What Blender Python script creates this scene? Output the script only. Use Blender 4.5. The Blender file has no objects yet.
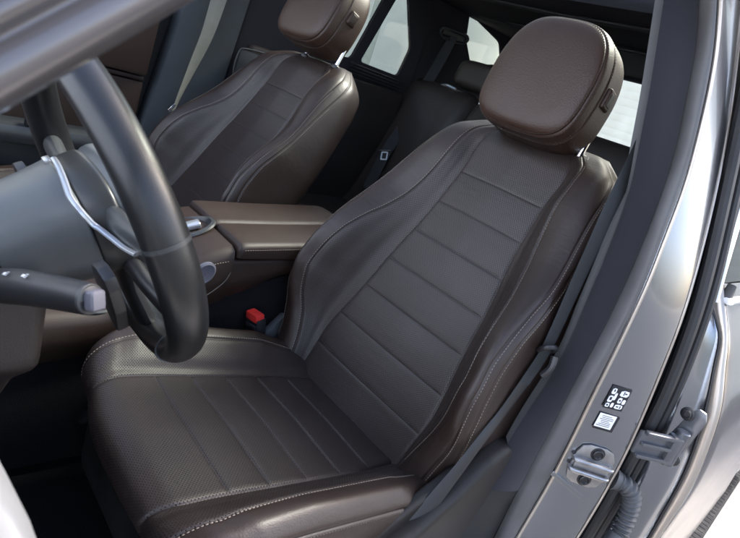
import bpy, bmesh, math, random
import numpy as np
from mathutils import Vector, Matrix
from mathutils.geometry import tessellate_polygon

R = math.radians
S = bpy.context.scene
COL = S.collection
random.seed(7)

# ------------------------------------------------------------------ camera
CAM_P = np.array([-0.76810015, -0.64057427, 0.58122341])
AZ, PI_, RO, FPX = 0.74876996, -0.31566143, 0.33983671, 568.7685
cd = bpy.data.cameras.new('camera')
cam = bpy.data.objects.new('camera', cd)
COL.objects.link(cam)
f_ = np.array([math.cos(PI_)*math.cos(AZ), math.cos(PI_)*math.sin(AZ), math.sin(PI_)])
r_ = np.cross(f_, [0, 0, 1]); r_ /= np.linalg.norm(r_)
u_ = np.cross(r_, f_)
cc, ss = math.cos(RO), math.sin(RO)
rt, up = cc*r_+ss*u_, -ss*r_+cc*u_
M = Matrix.Identity(4)
for i in range(3):
    M[i][0], M[i][1], M[i][2], M[i][3] = rt[i], up[i], -f_[i], CAM_P[i]
cam.matrix_world = M
cd.sensor_fit = 'HORIZONTAL'
cd.sensor_width = 36.0
cd.lens = FPX/740*36
cd.clip_start = 0.01
cd.clip_end = 500
cd.dof.use_dof = True
cd.dof.focus_distance = 1.15
cd.dof.aperture_fstop = 12.0
S.camera = cam

# ------------------------------------------------------------------ world, sun, exposure
SUN_EL, SUN_AZ = R(46), R(-4)       # sun direction: from behind the car, out on the driver's side
sd = Vector((math.cos(SUN_EL)*math.cos(SUN_AZ), math.cos(SUN_EL)*math.sin(SUN_AZ), math.sin(SUN_EL)))
W = bpy.data.worlds.new('World')
S.world = W
W.use_nodes = True
nt = W.node_tree
bg = nt.nodes['Background']
sky = nt.nodes.new('ShaderNodeTexSky')
sky.sky_type = 'NISHITA'
sky.sun_disc = False
sky.sun_elevation = SUN_EL
sky.sun_rotation = math.atan2(sd.x, sd.y)
sky.air_density = 0.9
sky.dust_density = 4.5
sky.ozone_density = 0.8
nt.links.new(sky.outputs['Color'], bg.inputs['Color'])
bg.inputs['Strength'].default_value = 0.15
sl = bpy.data.lights.new('sun', 'SUN')
sl.energy = 3.0
sl.angle = R(14)
sl.color = (1.0, 0.975, 0.945)
so = bpy.data.objects.new('sun', sl)
so.rotation_euler = sd.to_track_quat('Z', 'Y').to_euler()
COL.objects.link(so)
S.view_settings.view_transform = 'Standard'
S.view_settings.look = 'None'
S.view_settings.exposure = 2.3
S.view_settings.gamma = 1.0
S.render.engine = 'CYCLES'
S.cycles.max_bounces = 10
S.cycles.diffuse_bounces = 5
S.cycles.glossy_bounces = 5
S.cycles.transparent_max_bounces = 12
S.cycles.caustics_reflective = False
S.cycles.caustics_refractive = False

# ------------------------------------------------------------------ materials
def mat(name, col, rough=.5, metal=0., spec=.5, coat=0., bump=None, noise=None, sheen=0., wrinkle=False):
    m = bpy.data.materials.new(name)
    m.use_nodes = True
    t = m.node_tree
    b = t.nodes['Principled BSDF']
    b.inputs['Base Color'].default_value = (*col, 1)
    b.inputs['Roughness'].default_value = rough
    b.inputs['Metallic'].default_value = metal
    b.inputs['Specular IOR Level'].default_value = spec
    b.inputs['Coat Weight'].default_value = coat
    b.inputs['Coat Roughness'].default_value = .08
    if sheen:
        b.inputs['Sheen Weight'].default_value = sheen
    tc = t.nodes.new('ShaderNodeTexCoord')
    if noise:                                   # (scale, amount) gentle colour and gloss variation
        n = t.nodes.new('ShaderNodeTexNoise')
        n.inputs['Scale'].default_value = noise[0]
        n.inputs['Detail'].default_value = 6
        t.links.new(tc.outputs['Object'], n.inputs['Vector'])
        mr = t.nodes.new('ShaderNodeMapRange')
        mr.inputs['From Min'].default_value = .3
        mr.inputs['From Max'].default_value = .7
        mr.inputs['To Min'].default_value = 1-noise[1]
        mr.inputs['To Max'].default_value = 1+noise[1]
        t.links.new(n.outputs['Fac'], mr.inputs['Value'])
        mx = t.nodes.new('ShaderNodeVectorMath'); mx.operation = 'SCALE'
        mx.inputs[0].default_value = col
        t.links.new(mr.outputs['Result'], mx.inputs['Scale'])
        t.links.new(mx.outputs['Vector'], b.inputs['Base Color'])
        m2 = t.nodes.new('ShaderNodeMath'); m2.operation = 'MULTIPLY'
        m2.inputs[1].default_value = rough
        t.links.new(mr.outputs['Result'], m2.inputs[0])
        t.links.new(m2.outputs[0], b.inputs['Roughness'])
    if bump:                                    # (kind, scale, strength, distance)
        k, sc, st, di = bump
        if k == 'noise':
            n = t.nodes.new('ShaderNodeTexNoise'); n.inputs['Detail'].default_value = 3
            o = n.outputs['Fac']
        else:
            n = t.nodes.new('ShaderNodeTexVoronoi')
            o = n.outputs['Distance']
        n.inputs['Scale'].default_value = sc
        t.links.new(tc.outputs['Object'], n.inputs['Vector'])
        bp = t.nodes.new('ShaderNodeBump')
        bp.inputs['Strength'].default_value = st
        bp.inputs['Distance'].default_value = di
        t.links.new(o, bp.inputs['Height'])
        t.links.new(bp.outputs['Normal'], b.inputs['Normal'])
        if wrinkle:                             # soft sitting creases and stretch marks
            mp = t.nodes.new('ShaderNodeMapping'); mp.inputs['Scale'].default_value = (1.0, .45, 1.6)
            t.links.new(tc.outputs['Object'], mp.inputs['Vector'])
            wn = t.nodes.new('ShaderNodeTexNoise'); wn.inputs['Scale'].default_value = 42; wn.inputs['Detail'].default_value = 4
            wn.inputs['Distortion'].default_value = .8
            t.links.new(mp.outputs['Vector'], wn.inputs['Vector'])
            wb_ = t.nodes.new('ShaderNodeBump'); wb_.inputs['Strength'].default_value = .12; wb_.inputs['Distance'].default_value = .004
            t.links.new(wn.outputs['Fac'], wb_.inputs['Height'])
            t.links.new(wb_.outputs['Normal'], bp.inputs['Normal'])
    return m

LEA = (.0215, .0125, .0098)

def perforated(name, col, rough, pitch=.0054, rad=.13):
    """Leather with rows of tiny punched holes laid out over the panel (UV in metres)."""
    m = mat(name, col, rough, spec=.55, wrinkle=True, bump=('voronoi', 620, .2, .0006), noise=(9, .12))
    t = m.node_tree
    b = t.nodes['Principled BSDF']
    uv = t.nodes.new('ShaderNodeUVMap'); uv.uv_map = 'UVMap'
    mp = t.nodes.new('ShaderNodeMapping')
    mp.inputs['Rotation'].default_value = (0, 0, R(45))
    t.links.new(uv.outputs['UV'], mp.inputs['Vector'])
    v = t.nodes.new('ShaderNodeTexVoronoi'); v.voronoi_dimensions = '2D'
    v.inputs['Scale'].default_value = 1.414/pitch
    v.inputs['Randomness'].default_value = 0.0
    t.links.new(mp.outputs['Vector'], v.inputs['Vector'])
    mr = t.nodes.new('ShaderNodeMapRange')
    mr.inputs['From Min'].default_value = rad
    mr.inputs['From Max'].default_value = rad+.13
    t.links.new(v.outputs['Distance'], mr.inputs['Value'])
    src = b.inputs['Base Color'].links[0].from_socket
    mx = t.nodes.new('ShaderNodeMix'); mx.data_type = 'RGBA'
    mx.inputs['A'].default_value = (.0075, .006, .0055, 1)
    t.links.new(mr.outputs['Result'], mx.inputs['Factor'])
    t.links.new(src, mx.inputs['B'])
    t.links.new(mx.outputs['Result'], b.inputs['Base Color'])
    ob = b.inputs['Normal'].links[0].from_node
    b2 = t.nodes.new('ShaderNodeBump')
    b2.inputs['Strength'].default_value = .5
    b2.inputs['Distance'].default_value = .0012
    t.links.new(mr.outputs['Result'], b2.inputs['Height'])
    t.links.new(ob.outputs['Normal'], b2.inputs['Normal'])
    t.links.new(b2.outputs['Normal'], b.inputs['Normal'])
    ms = t.nodes.new('ShaderNodeMath'); ms.operation = 'MULTIPLY'; ms.inputs[1].default_value = .55
    t.links.new(mr.outputs['Result'], ms.inputs[0])
    t.links.new(ms.outputs[0], b.inputs['Specular IOR Level'])
    return m

def glass(name, tint):
    """Thin tinted pane: see-through with a mirror-like fresnel reflection."""
    m = bpy.data.materials.new(name); m.use_nodes = True
    t = m.node_tree; t.nodes.clear()
    out = t.nodes.new('ShaderNodeOutputMaterial')
    tr = t.nodes.new('ShaderNodeBsdfTransparent'); tr.inputs['Color'].default_value = (*tint, 1)
    gl = t.nodes.new('ShaderNodeBsdfGlossy'); gl.inputs['Roughness'].default_value = .01
    fr = t.nodes.new('ShaderNodeFresnel'); fr.inputs['IOR'].default_value = 1.45
    mx = t.nodes.new('ShaderNodeMixShader')
    ge = t.nodes.new('ShaderNodeNewGeometry')
    iv = t.nodes.new('ShaderNodeMath'); iv.operation = 'SUBTRACT'; iv.inputs[0].default_value = 1.0
    t.links.new(ge.outputs['Backfacing'], iv.inputs[1])
    ml = t.nodes.new('ShaderNodeMath'); ml.operation = 'MULTIPLY'
    t.links.new(fr.outputs[0], ml.inputs[0]); t.links.new(iv.outputs[0], ml.inputs[1])
    t.links.new(ml.outputs[0], mx.inputs[0]); t.links.new(tr.outputs[0], mx.inputs[1]); t.links.new(gl.outputs[0], mx.inputs[2])
    t.links.new(mx.outputs[0], out.inputs['Surface'])
    return m

MT = {}
MT['leather'] = mat('brown leather', LEA, .46, spec=.48, wrinkle=True, bump=('voronoi', 520, .22, .0006), noise=(7, .10))
MT['leather_head'] = mat('brown headrest leather', (.037, .0185, .0115), .47, spec=.45, bump=('voronoi', 420, .38, .0009), noise=(9, .10))
MT['perf'] = perforated('perforated brown leather', (.0255, .0170, .0145), .46, pitch=.0054, rad=.115)
MT['console'] = mat('brown console leather', (.026, .0148, .0110), .50, spec=.38, bump=('voronoi', 650, .3, .0006), noise=(8, .08))
MT['wheel'] = mat('black wheel leather', (.010, .0105, .0115), .33, bump=('voronoi', 900, .16, .0004), noise=(14, .10))
MT['recess'] = mat('dark satin recess', (.022, .0225, .023), .34, noise=(8, .08))
MT['wheel_rough'] = mat('perforated wheel leather', (.018, .018, .020), .30, bump=('voronoi', 430, .8, .0012))
MT['thread'] = mat('pale thread', (.33, .275, .225), .75)
MT['thread_dark'] = mat('brown thread', (.095, .08, .07), .75)
MT['plastic'] = mat('black plastic', (.014, .014, .016), .42, bump=('noise', 900, .15, .0004), noise=(6, .1))
MT['trim'] = mat('brown seat plastic', (.011, .0095, .0095), .55, spec=.35, bump=('noise', 1100, .2, .0004), noise=(8, .1))
MT['satin'] = mat('satin grey plastic', (.032, .034, .036), .38, noise=(8, .08))
MT['hub'] = mat('soft grey steering cover', (.068, .074, .078), .36, bump=('noise', 1400, .1, .0003), noise=(6, .06))
MT['fabric'] = mat('grey pillar fabric', (.0165, .0162, .020), .92, bump=('noise', 1500, .5, .0006), noise=(30, .12), spec=.2, sheen=.25)
MT['fabric_light'] = mat('blue grey pillar trim', (.040, .046, .052), .75, bump=('noise', 1200, .3, .0005), noise=(20, .1), spec=.3)
MT['seal'] = mat('grey door rubber', (.085, .082, .083), .50, bump=('noise', 900, .25, .0005), noise=(22, .12))
MT['rubber'] = mat('black rubber', (.012, .012, .014), .5, noise=(20, .15))
MT['carpet'] = mat('dark navy carpet', (.012, .0115, .0135), .95, bump=('noise', 700, .9, .003), noise=(260, .5), spec=.1)
MT['headliner'] = mat('black headliner', (.026, .025, .028), .95, bump=('noise', 900, .4, .001), spec=.1)
MT['darktrim'] = mat('dark interior trim', (.009, .0085, .009), .7, noise=(10, .2))
MT['rear_leather'] = mat('dark rear leather', (.020, .0140, .0125), .55, bump=('voronoi', 520, .3, .0008), noise=(7, .1))
MT['paint'] = mat('grey metallic paint', (.095, .091, .098), .30, metal=.5, coat=.6, noise=(6, .06))
MT['paint_dull'] = mat('grey door shut paint', (.235, .25, .275), .22, metal=.9, coat=.8, noise=(500, .05))
MT['paint_dark'] = mat('hinge paint', (.11, .115, .128), .30, metal=.5, coat=.5)
MT['warm_glint'] = mat('bright door edge', (.42, .37, .32), .30, metal=.6, coat=.3)  # warm sun reflection along the grey edges put into the colour
MT['chrome'] = mat('chrome', (.75, .76, .80), .12, metal=1.)
MT['steel'] = mat('zinc plated steel', (.36, .355, .355), .34, metal=.9, noise=(60, .15))
MT['silver'] = mat('satin silver', (.62, .63, .66), .28, metal=.85)
MT['red'] = mat('red buckle plastic', (.62, .035, .03), .35)
MT['white'] = mat('white plastic', (.75, .75, .78), .35)
MT['lilac'] = mat('pale lilac plastic', (.10, .098, .12), .4)
MT['belt'] = mat('dark belt webbing', (.017, .019, .021), .75, bump=('noise', 1200, .3, .0005), noise=(40, .12))
MT['belt_lit'] = mat('sunlit belt webbing', (.12, .122, .115), .75, bump=('noise', 1200, .3, .0005), noise=(40, .1))  # sunlight on the passenger belt put into this paler colour
MT['glass'] = glass('tinted glass', (.70, .73, .70))
MT['glass_clear'] = glass('clear glass', (.96, .97, .96))
MT['ground'] = mat('pale concrete ground', (.30, .275, .25), .9, bump=('noise', 60, .4, .01), noise=(3, .15))
MT['reflected_ground'] = mat('dark asphalt', (.06, .059, .06), .85, bump=('noise', 90, .5, .01), noise=(4, .2))
MT['bounce_render'] = mat('bluish bounce render', (.47, .55, .68), .9, bump=('noise', 40, .3, .01), noise=(2, .05))  # bluish tint cools the light bounced by the added front wall
MT['wall'] = mat('pale rendered wall', (.62, .63, .58), .9, bump=('noise', 40, .3, .01), noise=(2, .05))
MT['shutter'] = mat('cream slatted shutter', (.82, .78, .64), .6, noise=(3, .05))
MT['blackink'] = mat('black label ink', (.010, .010, .014), .4)
MT['tread'] = mat('ribbed step rubber', (.018, .018, .020), .9, spec=.15, noise=(30, .2))
MT['boot'] = mat('grey rubber boot', (.060, .062, .066), .55, noise=(30, .15))

# ------------------------------------------------------------------ helpers
def link(name, verts, faces, m, parent=None, smooth=True, uv=None, midx=None, sharp=None):
    me = bpy.data.meshes.new(name)
    me.from_pydata([tuple(map(float, v)) for v in verts], [], [tuple(map(int, f)) for f in faces])
    for q in (m if isinstance(m, (list, tuple)) else [m]):
        me.materials.append(MT[q] if isinstance(q, str) else q)
    if midx is not None:
        me.polygons.foreach_set('material_index', np.asarray(midx, dtype=np.int32))
    if uv is not None:
        l = me.uv_layers.new(name='UVMap')
        vi = np.empty(len(me.loops), dtype=np.int32); me.loops.foreach_get('vertex_index', vi)
        l.data.foreach_set('uv', np.asarray(uv, dtype=np.float32)[vi].ravel())
    bm = bmesh.new(); bm.from_mesh(me)
    bmesh.ops.recalc_face_normals(bm, faces=bm.faces)
    bm.to_mesh(me); bm.free()
    me.polygons.foreach_set('use_smooth', [smooth]*len(me.polygons))
    if sharp and smooth:
        me.set_sharp_from_angle(angle=R(sharp))
    me.update()
    o = bpy.data.objects.new(name, me)
    COL.objects.link(o)
    if parent is not None:
        o.parent = parent
    return o

def part(name, loc, parent, label=None):
    o = bpy.data.objects.new(name, None)
    o.empty_display_size = .05
    o.location = Vector(loc)-parent.location
    o.parent = parent
    COL.objects.link(o)
    if label: o['label'] = label
    return o

def tag(o, label=None, cat=None, group=None, kind=None):
    if label: o['label'] = label
    if cat: o['category'] = cat
    if group: o['group'] = group
    if kind: o['kind'] = kind
    return o

def thing(name, loc, label, cat, group=None):
    o = bpy.data.objects.new(name, None)
    o.empty_display_size = .05
    o.location = loc
    COL.objects.link(o)
    return tag(o, label, cat, group)

class MB:
    """Collects shapes (in the parent's local coordinates) and links them as one mesh."""
    def __init__(s): s.v = []; s.f = []
    def add(s, v, f):
        n = len(s.v); s.v += [tuple(map(float, p)) for p in v]; s.f += [tuple(n+i for i in q) for q in f]; return s
    def bm(s, b):
        b.verts.ensure_lookup_table()
        return s.add([v.co[:] for v in b.verts], [[v.index for v in f.verts] for f in b.faces])
    def box(s, c, d, bev=.004, rot=None, seg=2):
        b = bmesh.new(); bmesh.ops.create_cube(b, size=1)
        for v in b.verts: v.co = Vector((v.co.x*d[0], v.co.y*d[1], v.co.z*d[2]))
        if bev: bmesh.ops.bevel(b, geom=b.edges[:], offset=min(bev, .45*min(d)), segments=seg, profile=.6, affect='EDGES')
        mm = Matrix.Translation(c) @ ((rot.to_matrix().to_4x4()) if rot is not None else Matrix.Identity(4))
        b.transform(mm); b.verts.index_update(); s.bm(b); b.free(); return s
    def prism(s, pts, a0, a1, axis='y', bev=.006, seg=2):
        """2D outline extruded along an axis, with rounded edges."""
        b = bmesh.new()
        mk = {'y': lambda p, a: (p[0], a, p[1]), 'x': lambda p, a: (a, p[0], p[1]), 'z': lambda p, a: (p[0], p[1], a)}[axis]
        v0 = [b.verts.new(mk(p, a0)) for p in pts]; v1 = [b.verts.new(mk(p, a1)) for p in pts]
        n = len(pts)
        b.faces.new(v0); b.faces.new(v1[::-1])
        for i in range(n): b.faces.new((v0[i], v0[(i+1) % n], v1[(i+1) % n], v1[i]))
        bmesh.ops.recalc_face_normals(b, faces=b.faces)
        if bev: bmesh.ops.bevel(b, geom=b.edges[:], offset=bev, segments=seg, profile=.6, affect='EDGES', clamp_overlap=True)
        bmesh.ops.triangulate(b, faces=[f for f in b.faces if len(f.verts) > 4])
        b.verts.index_update(); s.bm(b); b.free(); return s
    def cyl(s, p0, p1, r0, r1=None, n=20, bev=True):
        p0, p1 = np.array(p0, float), np.array(p1, float); r1 = r0 if r1 is None else r1
        L = np.linalg.norm(p1-p0); e = min(.18*min(r0, r1), .2*L) if bev else 0
        d = (p1-p0)/L
        prof = [(0, max(r0-e, 1e-5)), (e, r0), (L-e, r1), (L, max(r1-e, 1e-5))] if bev else [(0, r0), (L, r1)]
        return s.lathe(p0, d, prof, n)
    def lathe(s, p, d, prof, n=24, ex=1., ref=None, caps=True):
        p = np.array(p, float); d = np.array(d, float); d /= np.linalg.norm(d)
        a = np.array(ref if ref is not None else ([0, 0, 1] if abs(d[2]) < .9 else [1, 0, 0]), float)
        e1 = a-d*(a@d); e1 /= np.linalg.norm(e1); e2 = np.cross(d, e1)
        v = []; f = []
        for (h, r) in prof:
            for k in range(n):
                t = 2*math.pi*k/n
                v.append(p+d*h+r*(math.cos(t)*e1+ex*math.sin(t)*e2))
        for i in range(len(prof)-1):
            for k in range(n):
                k2 = (k+1) % n
                f.append((i*n+k, i*n+k2, (i+1)*n+k2, (i+1)*n+k))
        if caps:
            f.append(tuple(range(n))[::-1]); f.append(tuple((len(prof)-1)*n+k for k in range(n)))
        return s.add(v, f)
    def tube(s, pts, rad, n=12, ra=None, up=None, caps=True):
        """Tube along a polyline; ra = second half-axis (ribbon or oval), up = direction of that axis."""
        P = np.array(pts, float); T = np.gradient(P, axis=0); T /= np.linalg.norm(T, axis=1)[:, None]
        rad = np.broadcast_to(rad, len(P)); ra_ = rad if ra is None else np.broadcast_to(ra, len(P))
        v = []; f = []
        u = np.array([0, 0, 1.]) if up is None else up
        prev = None
        for i in range(len(P)):
            q = np.array(u[i] if (up is not None and np.ndim(u) == 2) else (u if (prev is None or up is not None) else prev), float)
            e1 = q-T[i]*(q@T[i])
            if np.linalg.norm(e1) < 1e-6: e1 = np.cross(T[i], [1, 0, 0])
            e1 /= np.linalg.norm(e1); e2 = np.cross(T[i], e1); prev = e1
            for k in range(n):
                t = 2*math.pi*k/n
                v.append(P[i]+ra_[i]*math.cos(t)*e1+rad[i]*math.sin(t)*e2)
        for i in range(len(P)-1):
            for k in range(n):
                k2 = (k+1) % n
                f.append((i*n+k, i*n+k2, (i+1)*n+k2, (i+1)*n+k))
        if caps:
            f.append(tuple(range(n))[::-1]); f.append(tuple((len(P)-1)*n+k for k in range(n)))
        return s.add(v, f)
    def grid(s, P):
        P = np.asarray(P); nr, nc = P.shape[:2]
        return s.add(P.reshape(-1, 3), [(i*nc+j, i*nc+j+1, (i+1)*nc+j+1, (i+1)*nc+j) for i in range(nr-1) for j in range(nc-1)])
    def build(s, name, m, parent=None, smooth=True, sharp=35):
        return link(name, s.v, s.f, m, parent, smooth, sharp=sharp)

def pchip(xk, yk, x):
    xk, yk, x = np.asarray(xk, float), np.asarray(yk, float), np.asarray(x, float)
    h = np.diff(xk); d = np.diff(yk)/h
    m = np.zeros(len(xk)); m[0] = d[0]; m[-1] = d[-1]
    for i in range(1, len(xk)-1):
        if d[i-1]*d[i] > 0:
            w1 = 2*h[i]+h[i-1]; w2 = h[i]+2*h[i-1]
            m[i] = (w1+w2)/(w1/d[i-1]+w2/d[i])
    i = np.clip(np.searchsorted(xk, x)-1, 0, len(h)-1)
    t = (x-xk[i])/h[i]
    lo = t < 0; hi = t > 1
    H = (2*t**3-3*t**2+1)*yk[i]+(t**3-2*t**2+t)*h[i]*m[i]+(-2*t**3+3*t**2)*yk[i+1]+(t**3-t**2)*h[i]*m[i+1]
    H = np.where(lo, yk[0]+(x-xk[0])*m[0], H); H = np.where(hi, yk[-1]+(x-xk[-1])*m[-1], H)
    return H

def smooth_path(pts, n=60):
    P = np.array(pts, float); s = np.r_[0, np.cumsum(np.linalg.norm(np.diff(P, axis=0), axis=1))]
    q = np.linspace(0, s[-1], n)
    return np.stack([pchip(s, P[:, k], q) for k in range(P.shape[1])], 1)

def sew(parent, m, pts, name='stitching', **k):
    b = MB(); stitches(b, pts, **k)
    return b.build(name, m, parent)

def stitches(mb, pts, pitch=.0056, length=.0038, rad=.00042):
    """Short raised thread dashes along a line."""
    P = np.array(pts, float)
    s = np.r_[0, np.cumsum(np.linalg.norm(np.diff(P, axis=0), axis=1))]
    for a in np.arange(pitch*.5, s[-1]-length, pitch):
        p = np.array([np.interp(a, s, P[:, k]) for k in range(3)]); q = np.array([np.interp(a+length, s, P[:, k]) for k in range(3)])
        d = q-p; L = np.linalg.norm(d)
        if L < 1e-5: continue
        d /= L
        e1 = np.cross(d, [.3, .5, .81]); e1 /= np.linalg.norm(e1); e2 = np.cross(d, e1)
        v = [p]
        for h in (.25, .75):
            for k in range(4):
                t = math.pi/2*k; v.append(p+d*L*h+rad*(math.cos(t)*e1+math.sin(t)*e2))
        v.append(q)
        f = [(0, 1+(k+1) % 4, 1+k) for k in range(4)]+[(1+k, 1+(k+1) % 4, 5+(k+1) % 4, 5+k) for k in range(4)]+[(9, 5+k, 5+(k+1) % 4) for k in range(4)]
        mb.add(v, f)

# upholstery: rows of cross-sections with sewn seams running along both directions
OFF = np.array([.0012, .0026, .0045])
GV = np.array([1., .5, .12, 0.])
def gdepth(dist):
    return np.interp(np.abs(dist), [0, .0012, .0026, .0045, .009, .016], [1, .5, .1, -.16, -.18, 0])

def half_section(keys, nodes, grooves, ninter):
    """keys: (y,h) outline from the centre line outward; nodes: key indices of seams; grooves: depth per node."""
    K = len(keys); k = np.array(keys, float)
    ud = np.linspace(0, K-1, 60*(K-1)+1)
    y, h = pchip(np.arange(K), k[:, 0], ud), pchip(np.arange(K), k[:, 1], ud)
    s = np.r_[0, np.cumsum(np.hypot(np.diff(y), np.diff(h)))]+np.arange(len(ud))*1e-9
    sn = [s[60*n] for n in nodes]
    pos = []; lab = {}
    for j in range(len(nodes)-1):
        a, b = sn[j], sn[j+1]; L = b-a
        lo = OFF*min(1, .42*L/OFF[-1]) if grooves[j] else np.array([])
        hi = OFF*min(1, .42*L/OFF[-1]) if grooves[j+1] else np.array([])
        lab[j] = len(pos)
        pos += [a]+list(a+lo)
        st = a+(lo[-1] if len(lo) else 0); en = b-(hi[-1] if len(hi) else 0)
        pos += list(np.linspace(st, en, ninter[j]+2)[1:-1])
        pos += list(b-hi[::-1])
    lab[len(nodes)-1] = len(pos); pos.append(sn[-1])
    pos = np.array(pos)
    yy, hh = np.interp(pos, s, y), np.interp(pos, s, h)
    ty, th = np.gradient(y, s), np.gradient(h, s)
    ty, th = np.interp(pos, s, ty), np.interp(pos, s, th); n = np.hypot(ty, th)+1e-12; ty /= n; th /= n
    dsp = np.zeros(len(pos))
    for j, g in enumerate(grooves):
        if g: dsp -= g*gdepth(pos-sn[j])
    return yy-th*dsp, hh+ty*dsp, pos, lab

def upholster(O, N, arc, keyfun, nodes, grooves, ninter, hs, hdepth, puff, seam_in=1, wfun=None):
    """O, N: (n,3) row origins and normals; returns P[n,cols,3], uv, labels (half), half count."""
    rows = []; uvs = []
    hs = np.array(hs)
    for i in range(len(O)):
        y, h, s, lab = half_section(keyfun(i), nodes, grooves if wfun is None else [g*wfun(i) if g else 0 for g in grooves], ninter)
        a = arc[i]
        cA = lab[seam_in]
        g = -hdepth*gdepth(a-hs[np.argmin(np.abs(hs-a))]) if len(hs) else 0
        if puff and len(hs):
            j = np.searchsorted(hs, a)
            if 0 < j < len(hs):
                g += puff*math.sin(math.pi*(a-hs[j-1])/(hs[j]-hs[j-1]))
        fade = np.clip((s[cA]-s)/.012, 0, 1)**.6
        h = h+g*fade*(s <= s[cA])
        Y = np.r_[-y[:0:-1], y]; H = np.r_[h[:0:-1], h]
        rows.append(O[i]+np.outer(H, N[i])+np.outer(Y, [0, 1, 0]))
        uvs.append(np.stack([np.r_[-s[:0:-1], s], np.full(len(Y), a)], 1))
    return np.array(rows), np.array(uvs), lab, len(y)

def grid_normals(P):
    a = np.gradient(P, axis=0); b = np.gradient(P, axis=1)
    n = np.cross(a, b); return n/(np.linalg.norm(n, axis=2)[:, :, None]+1e-12)

def grid_link(name, P, uv, mats, midx, parent):
    nr, nc = P.shape[:2]
    f = [(i*nc+j, i*nc+j+1, (i+1)*nc+j+1, (i+1)*nc+j) for i in range(nr-1) for j in range(nc-1)]
    return link(name, P.reshape(-1, 3), f, mats, parent, True, uv.reshape(-1, 2), midx)

def clustered(a0, a1, seams, step):
    x = list(np.arange(a0, a1+1e-9, step))
    x = [v for v in x if all(abs(v-s) > .0062 for s in seams)]
    for s in seams:
        x += [s]+[s+q*o for o in OFF for q in (-1, 1)]
    return np.array(sorted(x))

# ------------------------------------------------------------------ GROUND AND SURROUNDINGS
GZ = -0.80
a_ = MB().box((0, -21.0, GZ+.002), (120, 40, .004), 0).build('reflection_sheet', 'reflected_ground', smooth=False)  # unseen dark sheet added to darken the reflection low on the pillar
tag(a_, kind='structure')
g = MB().box((0, 0, GZ-.05), (160, 160, .1), 0).build('ground', 'ground', smooth=False)
tag(g, kind='structure')

fw = MB().box((-7.5, 1.0, 2.6), (.4, 22, 6.8), .02).build('bounce_wall', 'bounce_render', smooth=False)  # unseen wall added in front to bounce light onto the seat backs
tag(fw, kind='structure')
bw = thing('building_wall', (1.5, 6.0, GZ), 'pale rendered building wall seen through the far side windows', 'wall')
MB().box((0, .15, 2.5), (16, .3, 5), .01).build('wall', 'wall', bw, smooth=False)
MB().box((0, -.03, .9), (16, .05, .06), .008).build('ledge', 'white', bw, smooth=False)
for k in range(7):
    MB().box((-4.5+1.5*k, -.035, 1.0), (.05, .06, .14), .006).build('bracket', 'satin', bw, smooth=False)
gw = thing('garage_shutter', (7.5, 1.0, GZ), 'cream slatted garage shutter seen through the tailgate window', 'shutter')
m_ = MB()
for k in range(48):
    m_.box((.0, 0, .055+.11*k), (.04, 9, .1097), .0015)
m_.build('slats', 'shutter', gw, smooth=True)
MB().box((.06, 0, 2.6), (.04, 9.4, 5.3), .01).build('backing', 'wall', gw, smooth=False)
for y in (-4.6, 4.6):
    MB().box((-.03, y, 2.65), (.12, .2, 5.3), .01).build('guide_rail', 'wall', gw, smooth=False)

# ------------------------------------------------------------------ CAR BODY
body = thing('car', (0, 0, -.45), 'grey metallic car seen through its open driver doorway', 'car')
BO = np.array([0, 0, -.45])
def B(p): return np.asarray(p, float)-BO

# --- centre pillar by the driver: lines down the pillar, each (x, y, z)
L_in = [[.104, -.20, .808], [.098, -.235, .707], [.099, -.258, .626], [.125, -.272, .533], [.124, -.285, .382], [.130, -.288, .274], [.109, -.29, .170], [.080, -.29, .108], [.081, -.29, .045], [.061, -.30, -.02], [.032, -.30, -.10]]
L_gr = [[.131, -.235, .822], [.155, -.255, .760], [.147, -.27, .711], [.152, -.287, .649], [.154, -.30, .586], [.147, -.309, .533], [.150, -.315, .471], [.150, -.32, .371], [.133, -.325, .241], [.131, -.325, .152], [.128, -.325, -.016], [.131, -.325, -.114]]
L_se = [[.132, -.26, .826], [.150, -.272, .788], [.156, -.29, .730], [.152, -.307, .671], [.163, -.325, .571], [.155, -.335, .502], [.154, -.345, .413], [.155, -.35, .25], [.165, -.35, .14], [.170, -.35, .037], [.155, -.35, -.082]]
L_pa = [[.28, -.253, .821], [.277, -.278, .757], [.271, -.309, .674], [.264, -.337, .588], [.253, -.370, .469], [.245, -.392, .370], [.243, -.401, .300], [.240, -.414, .185], [.239, -.419, .118], [.236, -.421, .014], [.235, -.419, -.06]]
ZP = np.linspace(-.36, .96, 100)
def by_z(L, z=ZP):
    L = np.array(L)[::-1]
    P = np.stack([pchip(L[:, 2], L[:, 0], z), pchip(L[:, 2], L[:, 1], z), z], 1)
    k = np.ones(7)/7
    for c in (0, 1):
        P[3:-3, c] = np.convolve(P[:, c], k, 'valid')
    return P
pin, pgr, pse, ppa = by_z(L_in), by_z(L_gr), by_z(L_se), by_z(L_pa)
pillar = link('centre_pillar', *(lambda m: (m.v, m.f))(MB().grid(np.stack([B(q) for q in (
    pse+[.004, .012, 0], pse+[.003, -.0015, 0], pse*.93+ppa*.07+[0, -.002, 0], pse*.5+ppa*.5+[.0, -.006, 0], pse*.08+ppa*.92+[0, -.003, 0], ppa, ppa+[.006, .004, 0], ppa+[.010, .06, 0])], 1))), 'paint_dull', body)
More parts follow.
